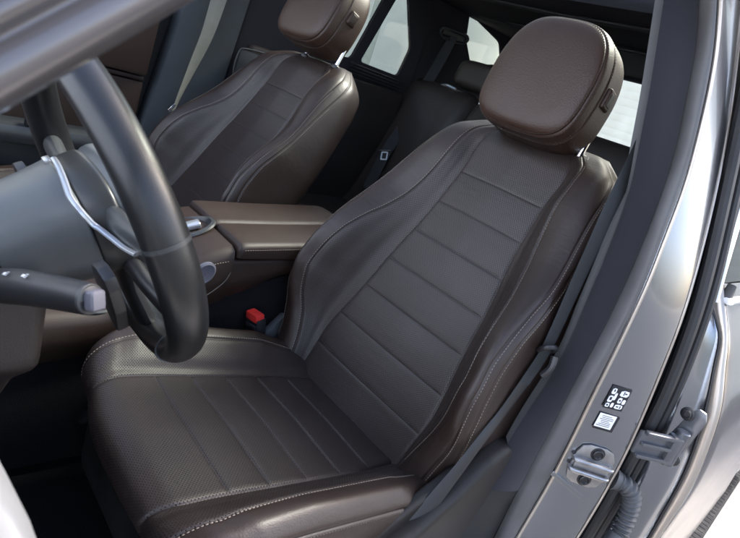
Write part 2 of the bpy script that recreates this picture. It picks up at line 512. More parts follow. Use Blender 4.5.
# cloth covered inner trim with a rounded front edge, stopping above the sill
zk = ZP > -.012
def strip(cols, sel, name, m, parent, sharp=50):
    return link(name, *(lambda q: (q.v, q.f))(MB().grid(np.stack([B(c)[sel] for c in cols], 1))), m, parent, sharp=sharp)
strip([pin+[.16, .05, 0], pin+[.05, .035, 0], pin+[.016, .012, 0], pin+[.003, .003, 0], pin, pin*.9+pgr*.1+[-.002, -.003, 0], pin*.5+pgr*.5+[-.006, -.004, 0], pin*.1+pgr*.9+[-.003, -.002, 0], pgr, pgr+[.006, .006, 0]], zk, 'pillar_trim', 'fabric', pillar)
zl = ZP < .004
strip([pin+[.16, .06, 0], pin+[.02, .02, 0], pin+[.004, .003, 0], pin*.5+pgr*.5+[-.002, -.001, 0], pgr*.97+pin*.03, pgr+[.006, .006, 0]], zl, 'sill_trim', 'darktrim', pillar)
# fat rubber door seal
sealm = MB()
cs = []
for t in np.linspace(0, 1, 9):
    bul = math.sin(math.pi*t)**.8
    cs.append(pgr*(1-t)+pse*t+np.array([-.010, -.008, 0])*bul+np.array([.003, .002, 0])*(1 if t in (0, 1) else 0))
strip(cs, ZP > -1, 'door_seal', 'seal', pillar)
lip = MB().tube(B(pse+[.001, -.003, 0]), .0032, 8).build('bright_lip', 'warm_glint', pillar)
tr2 = MB().tube(B(ppa+[.002, -.001, 0]), .0022, 8).build('bright_edge', 'warm_glint', pillar)

def frame_at(z, t, off=0.):
    """Point and axes on the painted pillar face at height z, fraction t from seal to edge."""
    a = np.array([np.interp(z, ZP, pse[:, k]) for k in range(3)]); b = np.array([np.interp(z, ZP, ppa[:, k]) for k in range(3)])
    p = a*(1-t)+b*t+np.array([0, -.0056*math.sin(math.pi*min(max(t, 0), 1)), 0])
    e = b-a; e /= np.linalg.norm(e)
    up_ = np.array([0, 0, 1.]); 
    a2 = np.array([np.interp(z+.02, ZP, pse[:, k]) for k in range(3)])*(1-t)+np.array([np.interp(z+.02, ZP, ppa[:, k]) for k in range(3)])*t
    up_ = a2-(a*(1-t)+b*t); up_ -= e*(up_@e); up_ /= np.linalg.norm(up_)
    n = np.cross(e, up_); n *= -1 if n[1] > 0 else 1
    return p+n*off, e, up_, n

def plate_on(z, t, w, h, th, off, name, m, parent, bev=.003, dx=0, dz=0, rot=0.):
    p, e, u, n = frame_at(z, t, off)
    p = p+e*dx+u*dz
    c, s_ = math.cos(rot), math.sin(rot); e, u = c*e+s_*u, -s_*e+c*u
    mb = MB(); mb.box((0, 0, 0), (w, h, th), bev)
    v = [B(p+e*q[0]+u*q[1]+n*q[2]) for q in mb.v]
    return link(name, v, mb.f, m, parent, sharp=35)

def on_face(z, t, off, prims, name, m, parent, rot=0.):
    p, e, u, n = frame_at(z, t, off)
    c, s_ = math.cos(rot), math.sin(rot); e, u = c*e+s_*u, -s_*e+c*u
    return link(name, [B(p+e*q[0]+u*q[1]+n*q[2]) for q in prims.v], prims.f, m, parent, sharp=35)

# striker: zinc plate with a bent wire loop and two bolts
SZ, ST = .089, .472
pl = MB().prism([(-.030, -.034), (-.018, -.040), (.014, -.041), (.026, -.036), (.034, -.020), (.034, .022), (.026, .036), (.012, .041), (-.016, .040), (-.029, .034), (-.035, .020), (-.035, -.020)], 0, .004, 'z', .0015)
striker = on_face(SZ, ST, .001, pl, 'striker_plate', 'steel', pillar)
w_ = MB()
lo = smooth_path([(-.036, -.010, .004), (-.036, -.010, .010), (-.030, -.010, .0145), (.026, -.010, .0145), (.032, -.010, .010), (.032, -.010, .004)], 30)
w_.tube(lo, .0042, 10)
lo = lo*[1, -1, 1]; w_.tube(lo, .0042, 10)
w_.box((-.002, 0, .0065), (.060, .024, .005), .002)
on_face(SZ, ST, .001, w_, 'striker_loop', 'steel', pillar)
for q in (-1, 1):
    bo = MB().lathe((0, .0275*q, .003), (0, 0, 1), [(0, .0125), (.0015, .0125), (.002, .0095), (.005, .009), (.006, .0075), (.0035, .0055), (.0035, .0005)], 18)
    on_face(SZ, ST, .001, bo, 'bolt', 'plastic', pillar)
# pressed recess crease under the striker
on_face(SZ-.052, .28, -.0012, MB().box((0, 0, 0), (.075, .010, .006), .003), 'pressed_ridge', 'paint_dull', pillar, rot=R(-22))

# warning label: black ground with white panels and pictograms
LZ, LT, LR = .225, .382, 0.
lab1 = on_face(LZ, LT, .0012, MB().box((0, 0, 0), (.037, .043, .0010), .0004), 'warning_label', 'blackink', pillar, rot=LR)
wp = MB()
zt = .0010
LS = np.array([.036/.098, .041/.058])
for (x, y, w, h) in [(-.033, .017, .022, .016), (-.034, -.004, .024, .018), (-.016, .004, .012, .020), (-.035, -.021, .020, .011), (-.012, -.019, .014, .013),
                     (.022, .016, .044, .016), (.014, -.003, .020, .015), (.036, -.005, .016, .013), (.022, -.020, .040, .012)]:
    x, y, w, h = x*LS[0], y*LS[1], w*LS[0], h*LS[1]
    wp.prism([(x-w/2, y-h*.35), (x-w*.3, y-h/2), (x+w*.35, y-h*.45), (x+w/2, y-h*.1), (x+w*.42, y+h*.45), (x-w*.1, y+h/2), (x-w*.45, y+h*.3)], zt, zt+.0005, 'z', 0)
on_face(LZ, LT, .0012, wp, 'label_print', 'white', pillar, rot=LR)
dk = MB()
for (x, y, w, h) in [(-.034, -.003, .010, .008), (.018, .017, .004, .010), (.028, .017, .010, .003), (.014, -.003, .008, .004), (.03, -.020, .004, .007), (.015, -.020, .010, .003), (-.033, .019, .006, .006), (-.036, -.021, .008, .004)]:
    dk.box((x*LS[0], y*LS[1], zt+.0008), (w*LS[0], h*LS[1], .0004), .0)
on_face(LZ, LT, .0012, dk, 'label_symbols', 'blackink', pillar, rot=LR)
# square data label below it: white panel on a black sticker, its code left out
lab2 = on_face(.177, .382, .0012, MB().box((0, 0, 0), (.037, .032, .0010), .0004), 'data_label', 'blackink', pillar)
on_face(.177, .382, .0012, MB().box((-.0025, .002, .0007), (.031, .027, .0006), .0003), 'label_panel', 'white', pillar)
tx = MB()
for k in range(7):
    tx.box((-.0035+.0012*(k % 3), -.0075+.0032*k, .0011), (.024-.003*(k*5 % 4), .0011, .0003), 0)
on_face(.177, .382, .0012, tx, 'label_lines', 'seal', pillar)

# --- front pillar crossing high in front of the wheel: pressed flanges along its length
A0 = np.array([-.6921, -.40, .5637]); AD = np.array([.083, .012, .0755]); AD /= np.linalg.norm(AD)
AU = np.array([-.63, 0, .77]); AU -= AD*(AU@AD); AU /= np.linalg.norm(AU)          # across, upwards
AN = np.cross(AD, AU); AN *= -1 if AN[1] > 0 else 1                               # outward
prof = [(-.012, -.040), (-.010, -.016), (-.004, -.004), (.001, .000), (.006, .0015), (.0105, -.001), (.0125, -.0055), (.0145, -.0065), (.0165, -.004), (.020, .0015), (.0235, .0015), (.0255, -.002), (.0265, -.007), (.0285, -.0075), (.030, -.004), (.034, .001), (.041, .0005), (.0435, -.006), (.048, -.007), (.052, -.012), (.058, -.03)]
ts = np.linspace(-.75, .55, 40)
P = np.array([[B(A0+AD*t+AU*(a*1.0-.002)+AN*b+np.array([0, .10, 0])*max(0, t-.1)**2) for (a, b) in prof] for t in ts])
fp = MB().grid(P).build('front_pillar', 'paint', body, sharp=None)
P = np.array([[B(A0+AD*t+AU*a+AN*b) for (a, b) in [(.0425, -.003), (.050, -.001), (.064, -.003), (.070, -.014), (.066, -.03)]] for t in np.linspace(-.75, .5, 20)])
MB().grid(P).build('windscreen_seal', 'rubber', fp, sharp=None)
# --- lower hinge pillar flange at the front of the doorway
hp = smooth_path([(-.82, -.46, .50), (-.745, -.43, .415), (-.710, -.42, .366), (-.690, -.42, .325), (-.672, -.42, .25), (-.655, -.42, .12), (-.63, -.42, -.1), (-.55, -.42, -.30)], 60)
P = np.array([[B(q+d) for d in ((-.09, .03, 0), (-.05, -.004, .0), (-.020, -.006, .002), (-.008, -.002, .002), (-.002, .004, .001), (.0, .012, 0), (-.004, .05, 0))] for q in hp])
MB().grid(P).build('hinge_pillar', 'silver', body, sharp=None)

# --- sill, floor, tunnel wall, roof, far side
MB().prism([(-1.3, -.30), (2.1, -.30), (2.1, -.24), (-1.3, -.24)], -.46, -.33, 'y', .012).build('door_sill', 'paint_dull', body).location = (0, 0, .45)
MB().prism([(-1.3, -.315), (-.85, -.315), (-.50, -.32), (.95, -.32), (1.0, -.10), (2.1, -.10), (2.1, -.14), (1.05, -.14), (1.0, -.36), (-1.3, -.36)], -.36, 1.22, 'y', 0).build('floor_carpet', 'carpet', body).location = (0, 0, .45)
RZ = .935
rl = MB()
rl.box((1.35, .48, RZ+.03), (1.19, 1.52, .05), .02)
rl.box((-.22, .48, RZ+.02), (.14, 1.52, .05), .02)
for y in (-.21, 1.17):
    rl.box((.35, y, RZ+.025), (1.2, .14, .05), .02)
roof = rl.build('roof_lining', 'headliner', body); roof.location = (0, 0, .45)
rr = MB()
for x in (.90, 1.25):
    rr.tube([(x+.02, -.10, RZ+.006), (x, .48, RZ-.004), (x-.02, 1.1, RZ+.006)], .012, 10, ra=.007)
rr.build('blind_rib', 'darktrim', roof)
MB().box((.27, .48, RZ+.045), (.90, 1.26, .006), .001).build('sunroof_glass', 'glass', roof)

def holed(name, outer, holes, y0, y1, m, parent, bev_edges=True):
    """Flat panel in the XZ plane with window openings, from y0 (inside) to y1."""
    polys = [[Vector((x, z, 0)) for x, z in outer]]+[[Vector((x, z, 0)) for x, z in h] for h in holes]
    tri = tessellate_polygon(polys); flat = [p for q in polys for p in q]; n = len(flat)
    v = [(p.x, y0, p.y) for p in flat]+[(p.x, y1, p.y) for p in flat]
    f = [t for t in tri]+[tuple(n+i for i in t[::-1]) for t in tri]
    k = 0
    for q in polys:
        for i in range(len(q)):
            a, b = k+i, k+(i+1) % len(q); f.append((a, b, n+b, n+a))
        k += len(q)
    o = link(name, v, f, m, parent, smooth=False)
    md = o.modifiers.new('bevel', 'BEVEL'); md.width = .006; md.segments = 2; md.limit_method = 'ANGLE'; md.angle_limit = R(40)
    return o

def round_poly(pts, r=.03, n=5):
    out = []
    P = [Vector(p) for p in pts]
    for i, p in enumerate(P):
        a, b = P[i-1]-p, P[(i+1) % len(P)]-p
        ra = min(r, a.length*.4, b.length*.4); a.normalize(); b.normalize()
        p0, p1 = p+a*ra, p+b*ra
        for k in range(n+1):
            t = k/n; q = (1-t)**2*p0+2*t*(1-t)*p+t*t*p1; out.append((q.x, q.y))
    return out

YR = 1.20
win_q = round_poly([(1.275, .95), (1.54, .90), (1.61, .815), (1.40, .760), (1.31, .85)], .02)
qp = holed('quarter_trim', [(1.06, -.30), (2.10, -.30), (2.10, 1.0), (1.06, 1.0)], [win_q], 0, .012, 'headliner', body)
qp.location = (0, YR, .45)
MB().prism([(1.24, .70), (1.66, .70), (1.66, .98), (1.24, .98)], YR+.004, YR+.007, 'y', 0).build('quarter_glass', 'glass', qp).location = (0, -YR, 0)
bp_ = MB().prism([(-.035, -.30), (.20, -.30), (.20, .34), (.26, 1.0), (.08, 1.0), (.0, .44), (-.035, .19)], YR-.02, YR+.05, 'y', .012).build('far_pillar', 'fabric_light', body)
bp_.location = (0, 0, .45)
MB().box((2.12, .48, -.05), (.05, 1.6, 1.2), .01).build('tail_panel', 'headliner', body).location = (0, 0, .45)
# driver's side inner wall behind the centre pillar
MB().prism([(.45, -.30), (2.1, -.30), (2.1, .55), (.45, .55)], -.36, -.30, 'y', .01).build('side_lining', 'headliner', body).location = (0, 0, .45)
MB().prism([(1.3, .55), (2.1, .55), (2.1, .98), (1.2, .98)], -.30, -.25, 'y', .01).build('side_lining', 'headliner', body).location = (0, 0, .45)

# tailgate with its window
tg = part('tailgate', (1.95, .48, .3), body, 'dark tailgate with its rear window')
tf = holed('tailgate_frame', [(-.85, -.45), (.85, -.45), (.85, .72), (-.85, .72)], [round_poly([(-.66, .345), (.66, .345), (.55, .625), (-.55, .625)], .04)], 0, .05, 'headliner', tg)
tf.rotation_euler = (0, 0, R(90))
MB().box((.045, 0, .485), (.005, 1.3, .30), .001).build('rear_window', 'glass_clear', tg, smooth=False)
MB().cyl((-.10, -.6, .315), (-.10, .6, .315), .028).build('luggage_cover', 'plastic', tg)
MB().cyl((-.10, -.62, .315), (-.10, .62, .315), .008).build('cover_rod', 'silver', tg)

MB().prism([(-.075, -.30), (.20, -.30), (.26, .95), (.05, .95), (-.03, .48), (-.075, .40)], YR+.05, YR+.07, 'y', 0).build('far_pillar_skin', 'rubber', body).location = (0, 0, .45)

# ------------------------------------------------------------------ FAR DOORS
fd = part('car_door', (-.45, YR, -.25), body, 'brown leather front passenger door beyond the steering wheel')
def D(o): o.location = (.45, -YR, .25); return o
D(MB().prism([(-1.1, -.32), (-.045, -.32), (-.030, .61), (-1.1, .61)], YR+.045, YR+.06, 'y', 0).build('door_skin', 'rubber', fd))
D(MB().prism([(-1.1, .10), (-.060, .10), (-.052, .330), (-1.1, .330)], YR-.012, YR+.05, 'y', .008).build('door_panel', 'console', fd))
D(MB().prism([(-1.1, .350), (-.052, .350), (-.040, .60), (-1.1, .60)], YR-.03, YR+.05, 'y', .012).build('upper_pad', 'console', fd))
D(MB().box((-.58, YR-.005, .340), (1.05, .02, .012), .003).build('trim_strip', 'leather', fd))
D(MB().prism([(-1.1, -.30), (-.060, -.30), (-.060, .115), (-1.1, .115)], YR-.03, YR+.05, 'y', .01).build('lower_panel', 'satin', fd))
D(MB().prism([(-1.0, .085), (-.12, .11), (-.10, .15), (-.16, .165), (-1.0, .14)], YR-.11, YR-.005, 'y', .02).build('armrest', 'satin', fd))
D(MB().prism([(-.9, -.14), (-.16, -.12), (-.14, .02), (-.9, .03)], YR-.07, YR-.02, 'y', .02).build('door_pocket', 'darktrim', fd))
D(MB().box((-.62, YR+.03, .66), (1.0, .006, .40), .001).build('window_pane', 'glass_clear', fd, smooth=False))
D(MB().box((-.36, YR-.10, .168), (.03, .022, .022), .005).build('window_switch', 'plastic', fd))

rd = part('car_door', (.6, YR, -.25), body, 'dark rear passenger door with a pale window')
def D2(o): o.location = (-.6, -YR, .25); return o
w1 = round_poly([(.758, .605), (.978, .602), (.998, .72), (.895, .90), (.850, .90)], .018)
w0 = round_poly([(.40, .60), (.710, .603), (.795, .90), (.50, .90)], .02)
o = holed('door_frame', [(.16, -.30), (1.07, -.30), (1.07, 1.0), (.20, 1.0), (.16, .40)], [w0, w1], 0, .014, 'headliner', rd)
o.location = (-.6, 0, .25)
D2(MB().box((.88, YR+.006, .75), (.27, .003, .33), .0).build('window_pane', 'glass', rd, smooth=False))
D2(MB().box((.60, YR+.006, .75), (.42, .003, .33), .0).build('window_pane', 'glass', rd, smooth=False))
D2(MB().prism([(.24, .0), (1.0, .0), (1.0, .54), (.26, .54)], YR-.05, YR, 'y', .02).build('door_panel', 'rear_leather', rd))
m_ = MB()
for z in np.linspace(.555, .590, 4): m_.tube([(.70, YR-.02, z), (1.0, YR-.02, z-.006)], .003, 6)
D2(m_.build('sill_ribs', 'darktrim', rd))
hb = D2(MB().tube(smooth_path([(.218, YR-.055, .400), (.206, YR-.055, .46), (.216, YR-.055, .515), (.25, YR-.055, .522), (.31, YR-.055, .525)], 30), .0028, 8).build('handle_surround', 'satin', rd))
D2(MB().box((.27, YR-.05, .46), (.11, .012, .11), .01).build('door_handle', 'satin', rd))

# ------------------------------------------------------------------ NEAR REAR DOOR (front edge, hinge, cable boot, outer skin)
nd = part('car_door', (.37, -.46, -.30), body, 'grey rear door with hinge and cable boot on its edge')
NO = np.array([.37, -.46, -.30])
E2 = [[.334, -.338, .619], [.334, -.351, .554], [.334, -.369, .470], [.334, -.381, .416], [.334, -.402, .380], [.334, -.415, .309], [.334, -.426, .240], [.334, -.436, .148], [.334, -.446, .043], [.334, -.447, -.076]]
E3 = [[.37, -.369, .471], [.37, -.382, .407], [.37, -.410, .389], [.37, -.431, .364], [.37, -.443, .320], [.37, -.466, .245], [.37, -.482, .177], [.37, -.495, .089], [.37, -.499, -.035]]
GO = [[.375, -.420, .392], [.375, -.444, .352], [.375, -.452, .326], [.375, -.485, .244], [.375, -.499, .175], [.375, -.511, .065], [.375, -.509, -.031]]
z1 = np.linspace(-.34, .445, 90)
e2, e3, go = by_z(E2, z1), by_z(E3, z1), by_z(GO, z1)
go[:, 1] = np.minimum(go[:, 1], e3[:, 1]-.006)
def N_(p): return np.asarray(p, float)-NO
def rear(P_, dx): return P_+np.array([dx, .055*dx, 0])
edge = MB().grid(np.stack([N_(q) for q in (e2+[.05, .05, 0], e2+[.004, .002, 0], e2*.9+e3*.1+[.012, 0, 0], e2*.5+e3*.5+[.016, 0, 0], e2*.12+e3*.88+[.010, 0, 0], e3*.97+e2*.03+[.004, 0, 0], e3)], 1)).build('door_edge', 'paint_dull', nd, sharp=None)
MB().grid(np.stack([N_(q) for q in (e3+[.001, .001, 0], e3+[.0, -.001, 0], e3*.5+go*.5+[-.002, -.002, 0], go, rear(go, .004)+[0, -.001, 0])], 1)).build('edge_flange', 'warm_glint', nd, sharp=None)
MB().tube(N_(e3+[.003, .0035, 0]), .003, 8).build('edge_seal', 'rubber', nd)
sk = np.stack([N_(rear(go, .006)+[0, -.0015, 0])]+[N_(rear(go, d_)+[0, -.004-.012*math.sin(min(d_, .9)*1.6), 0]) for d_ in np.linspace(.02, 1.15, 30)], 1)
skin = MB().grid(sk).build('outer_skin', 'paint', nd, sharp=None)
# window frame of the rear door above the belt line
zf = np.linspace(.415, .93, 50)
f2 = by_z(E2[:4]+[[.334, -.39, .36]], zf)
f2[:, 1] = np.interp(zf, [.419, .470, .554, .619, .733, .93], [-.381, -.369, -.351, -.338, -.301, -.232])
fr_ = MB().grid(np.stack([N_(q) for q in (f2+[.03, .05, 0], f2+[-.002, .004, 0], f2+[-.002, -.006, 0], f2+[.004, -.011, 0], f2+[.05, -.013, 0], f2+[.07, .0, 0])], 1)).build('window_frame', 'rubber', nd, sharp=None)
MB().grid(np.stack([N_(q) for q in (f2+[.004, -.012, 0], f2+[.002, -.020, 0], f2+[.010, -.0235, 0], f2+[.022, -.020, 0])], 1)).build('frame_trim', 'silver', nd, sharp=None)
MB().grid(np.stack([N_(q) for q in (f2+[.05, -.014, 0], f2+[1.0, .03, 0])], 1)).build('window_pane', 'glass', nd, sharp=None)
bl = np.array([[.375+d, np.interp(.415, z1, go[:, 1])+.055*d-.004, .420-.02*d] for d in np.linspace(0, 1.1, 12)])
MB().tube(N_(bl), .010, 10, ra=.006).build('belt_moulding', 'silver', nd)
# mirror-sail shaped corner cap at the belt line
MB().prism([(.0, .0), (.035, .0), (.03, .05), (.012, .075)], -.01, .006, 'y', .003).build('corner_cap', 'satin', nd).location = N_((.370, -.400, .375))
# rubber strips in the shut gap
q1 = by_z([[.244, -.335, .652], [.253, -.351, .587], [.253, -.382, .472], [.253, -.403, .374], [.253, -.423, .191], [.253, -.426, .015], [.253, -.425, -.12]], np.linspace(-.34, .9, 90))
seal_m = MB()
seal_m.tube(N_(q1+[.030, .003, 0]), .011, 10)
seal_m.tube(N_(q1+[.060, -.004, 0]), .009, 10)
seal_m.build('shut_seal', 'rubber', nd)
gapw = MB().grid(np.stack([N_(q1+[.0, .045, 0]), N_(q1+[.10, .05, 0])], 1)).build('gap_lining', 'rubber', nd, sharp=None)
# hinge: pillar arm, knuckle, door leaf with bolts
hq = Matrix.Rotation(R(-34), 3, 'Z').to_quaternion()
hg = MB()
hg.box(N_((.277, -.444, .158)), (.080, .010, .044), .004, hq)
for dz in (-.022, .002, .023):
    hg.box(N_((.275, -.451, .158+dz)), (.074, .012, .008), .0035, hq)
hg.cyl(N_((.313, -.466, .126)), N_((.313, -.466, .196)), .0115)
hg.box(N_((.300, -.462, .161)), (.020, .022, .052), .006, hq)
hinge = hg.build('hinge', 'paint_dark', nd)
hl = MB()
hl.prism([(-.015, -.036), (-.008, -.046), (.008, -.046), (.015, -.036), (.017, .010), (.014, .068), (.006, .080), (-.006, .080), (-.014, .068), (-.017, .010)], 0, .005, 'x', .002)
lf = hl.build('hinge_leaf', 'paint_dark', nd); lf.location = N_((.327, -.461, .160)); lf.rotation_euler = (R(8), 0, 0)
for (y, z) in ((-.454, .222), (-.470, .136)):
    MB().lathe(N_((.327, y, z)), (-1, 0, 0), [(0, .012), (.003, .012), (.004, .0085), (.009, .008), (.0095, .006), (.006, .005), (.006, .0005)], 18).build('bolt', 'plastic', hinge)
# ribbed cable boot bending from pillar to door
bt = smooth_path([(.252, -.418, .070), (.264, -.434, .068), (.280, -.450, .054), (.288, -.459, .022), (.282, -.465, -.016), (.264, -.468, -.044)], 120)
a_ = np.linspace(0, 1, 120)
rb = .0150+.0024*np.sign(np.sin(a_*2*math.pi*15))*np.abs(np.sin(a_*2*math.pi*15))**.6
rb[:10] = np.linspace(.021, .016, 10); rb[-14:] = .0165
MB().tube(N_(bt), rb, 18).build('cable_boot', 'boot', nd)

# running board and its ribbed tread
ry = math.atan2(.10, 1.4)
rbd = part('running_board', (1.6, -.44, -.44), body)
rbd.rotation_euler = (0, 0, ry)
MB().box((0, 0, -.012), (2.2, .085, .022), .008).build('step', 'tread', rbd)
m_ = MB()
for k in range(70): m_.box((-1.05+.031*k, 0, .0005), (.028, .070, .005), .001)
m_.build('tread', 'tread', rbd)

# ------------------------------------------------------------------ FRONT SEATS
seat = thing('leather_seat', (0, 0, -.30), 'brown leather driver seat beside the open doorway with a red buckle at its side', 'car seat', 'front car seats')
BACK_O, REC = np.array([.010, .003, .303]), R(22.7)
HS = [.018, .098, .179, .257, .337, .415, .491]
d_k = [-.08, 0, .05, .10, .15, .20, .25, .30, .35, .40, .45, .50, .55, .585, .605, .63]
kA = [.160, .163, .166, .160, .151, .143, .137, .129, .119, .112, .108, .105, .108, .103, .090, .060]
kB = ([.170, .188, .204, .219, .222, .215, .206, .194, .176, .160, .148, .140, .137, .131, .116, .085], [.020, .030, .045, .075, .094, .096, .088, .068, .044, .029, .025, .026, .020, .010, .004, 0])
kX = ([.195, .212, .228, .244, .247, .243, .237, .230, .222, .207, .190, .182, .176, .168, .152, .122], [.030, .046, .064, .095, .111, .113, .104, .086, .064, .047, .040, .036, .026, .013, .004, 0])
kC = ([.225, .240, .252, .258, .258, .252, .248, .244, .240, .231, .221, .212, .203, .190, .170, .138], [.025, .040, .058, .088, .103, .106, .097, .081, .060, .045, .036, .027, .012, -.002, -.010, -.018])
kD = ([.240, .256, .266, .270, .267, .263, .261, .259, .252, .244, .236, .228, .217, .201, .180, .147], [.010, .022, .040, .066, .079, .085, .082, .067, .048, .034, .020, .004, -.014, -.026, -.032, -.035])
kS = ([.245, .262, .272, .275, .272, .268, .266, .263, .257, .250, .242, .234, .222, .205, .184, .150], [-.04]*16)
kE = ([.235, .250, .258, .260, .257, .254, .252, .250, .245, .239, .230, .222, .209, .192, .172, .140], [-.095]*16)
kF = ([.15]*16, [-.118]*16)
def at_d(k, d): return float(pchip(d_k, k, [d])[0])
DT, DM = .565, .640
rows = clustered(-.08, .60, HS, .006)
rows = np.array(sorted(set(list(rows[rows < .590])+list(DM-(DM-.591)*np.linspace(1, 0, 22)**2))))
def back_keys(i):
    d = rows[i]
    k = 1. if d < DT else math.sqrt(max(0, 1-((d-DT)/(DM-DT))**2))
    fm = -.055
    q = lambda y, f: (y, fm+(f-fm)*k)
    cr = .004
    a = at_d(kA, d)
    return [q(0, cr), q(a, -.001), q(.45*a+.55*at_d(kB[0], d), .42*at_d(kB[1], d)+.002), q(at_d(kB[0], d), at_d(kB[1], d)), q(at_d(kX[0], d), at_d(kX[1], d)), q(at_d(kC[0], d), at_d(kC[1], d)),
            q(at_d(kD[0], d), at_d(kD[1], d)), q(at_d(kS[0], d), -.04), q(at_d(kE[0], d), -.095), q(min(.15, at_d(kE[0], d)*.7), -.115), q(0, -.118)]
O = np.stack([0*rows, 0*rows, rows], 1); Nn = np.tile([-1., 0, 0], (len(rows), 1))
wf = lambda i: float(np.clip((DM-.012-rows[i])/.04, 1e-4, 1))
P, UV, lab, nh = upholster(O, Nn, rows, back_keys, [0, 1, 3, 5, 6, 10], [0, .0024, .0024, .0022, .0016, 0], [14, 9, 9, 2, 26], HS, .0009, .0010, wfun=wf)
nc = P.shape[1]; mid = nh-1
cB = lab[2]
col = np.abs(np.arange(nc-1)+.5-mid)
mi = np.tile((col < cB).astype(int), (P.shape[0]-1, 1)); mi[rows[:-1] > .612, :] = 0
backrest = grid_link('backrest', P, UV, ['leather', 'perf'], mi.ravel(), seat)
backrest.location = BACK_O; backrest.rotation_euler = (0, REC, 0)
NR = grid_normals(P)
if NR[len(rows)//2, mid][0] > 0: NR = -NR
def line(cidx, sel, lift=.0003): return P[sel, cidx]+NR[sel, cidx]*lift
sel = np.where((rows > -.03) & (rows < .596))[0]
for sg in (-1, 1):
    sew(backrest, 'thread', line(mid+sg*(lab[2]+3), sel))                     # beside the bolster seam
    sew(backrest, 'thread', line(mid+sg*(lab[3]+3), sel[rows[sel] < .55]), rad=.0004)
    sew(backrest, 'thread', line(mid+sg*(lab[4]+3), sel[rows[sel] < .50]), rad=.0004)
for h in HS:
    r = int(np.argmin(np.abs(rows-(h+.0026))))
    cs_ = np.arange(mid-lab[1]+5, mid+lab[1]-4)
    sew(backrest, 'thread_dark', P[r, cs_]+NR[r, cs_]*.0002, rad=.0004)

# cushion ------------------------------------------------------------
cx0 = -.013
prof = smooth_path([(.115, -.115), (.095, -.075), (.060, -.052), (.035, -.052), (.010, -.050), (-.004, -.0465), (-.08, -.0345), (-.15, -.0243), (-.22, -.0141), (-.29, -.004), (-.36, .0062), (-.405, .0115), (-.438, .0135), (-.461, .009), (-.477, -.002), (-.482, -.016), (-.472, -.042), (-.450, -.070), (-.42, -.098), (-.38, -.12)], 400)
sarc = np.r_[0, np.cumsum(np.linalg.norm(np.diff(prof, axis=0), axis=1))]
def arc_of_x(x): 
    i = np.where((prof[:, 1] > -.06) & (prof[:, 0] > -.44))[0]
    return float(np.interp(-x, -prof[i, 0], sarc[i]))
CH = sorted(arc_of_x(x) for x in (.004, -.078, -.149, -.220, -.291, -.362))
carc = clustered(0, sarc[-1], CH, .006)
Ox = np.interp(carc, sarc, prof[:, 0]); Oz = np.interp(carc, sarc, prof[:, 1])
tx_, tz_ = np.gradient(Ox, carc), np.gradient(Oz, carc)
kk = np.ones(5)/5
ln = np.hypot(tx_, tz_); tx_ /= ln; tz_ /= ln
O = np.stack([Ox, 0*Ox, Oz], 1); Nn = np.stack([tz_, 0*tx_, -tx_], 1)
a_front = arc_of_x(-.43)
def cush_keys(i):
    x, a = Ox[i], carc[i]
    ramp = float(np.interp(x, [-.46, -.40, -.30, -.12, -.02, .06], [.50, .8, 1.0, 1.0, .60, .15]))
    if a > a_front: ramp = max(.35, .65-(a-a_front)*3)
    w = 1. if a < a_front else 1-.10*min(1, (a-a_front)/.10)
    nar = float(np.interp(x, [-.1, .03, .1], [1, .93, .85]))
    neg = 1. if a < a_front else max(.35, 1-(a-a_front)*9)
    q = lambda y, h: (y*w*nar, h*ramp if h > 0 else h*neg)
    return [q(0, .003), q(.143, -.001), q(.172, .020), q(.205, .042), q(.232, .050), q(.256, .022), q(.262, -.02), q(.256, -.075), q(.18, -.10), q(0, -.10)]
P, UV, lab, nh = upholster(O, Nn, carc, cush_keys, [0, 1, 3, 5, 9], [0, .0036, .0024, .0026, 0], [16, 10, 10, 22], CH, .0013, .0012)
# plan shape: the front corners sweep back
cw = np.clip((carc-arc_of_x(-.30))/.20, 0, 1)[:, None]**1.2
P[:, :, 0] += cw*np.where(P[:, :, 1] > 0, .094*(np.abs(P[:, :, 1])/.262)**2.3, .05*(np.abs(P[:, :, 1])/.262)**4)
P[:, :, 1] += cx0
nc = P.shape[1]; mid = nh-1
col = np.abs(np.arange(nc-1)+.5-mid)
mi = np.tile((col < lab[2]).astype(int), (P.shape[0]-1, 1))
P[:, :, 2] += .30
cushion = grid_link('seat_cushion', P, UV, ['leather', 'perf'], mi.ravel(), seat)
NR = grid_normals(P)
if NR[len(carc)//2, mid][2] < 0: NR = -NR
sel = np.where((carc > arc_of_x(.02)) & (carc < sarc[-1]-.05))[0]
for sg in (-1, 1):
    sew(cushion, 'thread', line(mid+sg*(lab[2]+3), sel), rad=.00055)
    sew(cushion, 'thread_dark', line(mid+sg*(lab[3]+3), sel), rad=.0004)
for a in CH[1:]:
    for o_ in (-.0026, .0026):
        r = int(np.argmin(np.abs(carc-(a+o_))))
        cs_ = np.arange(mid-lab[1]+4, mid+lab[1]-3)
        sew(cushion, 'thread_dark', P[r, cs_]+NR[r, cs_]*.0002, rad=.0004)

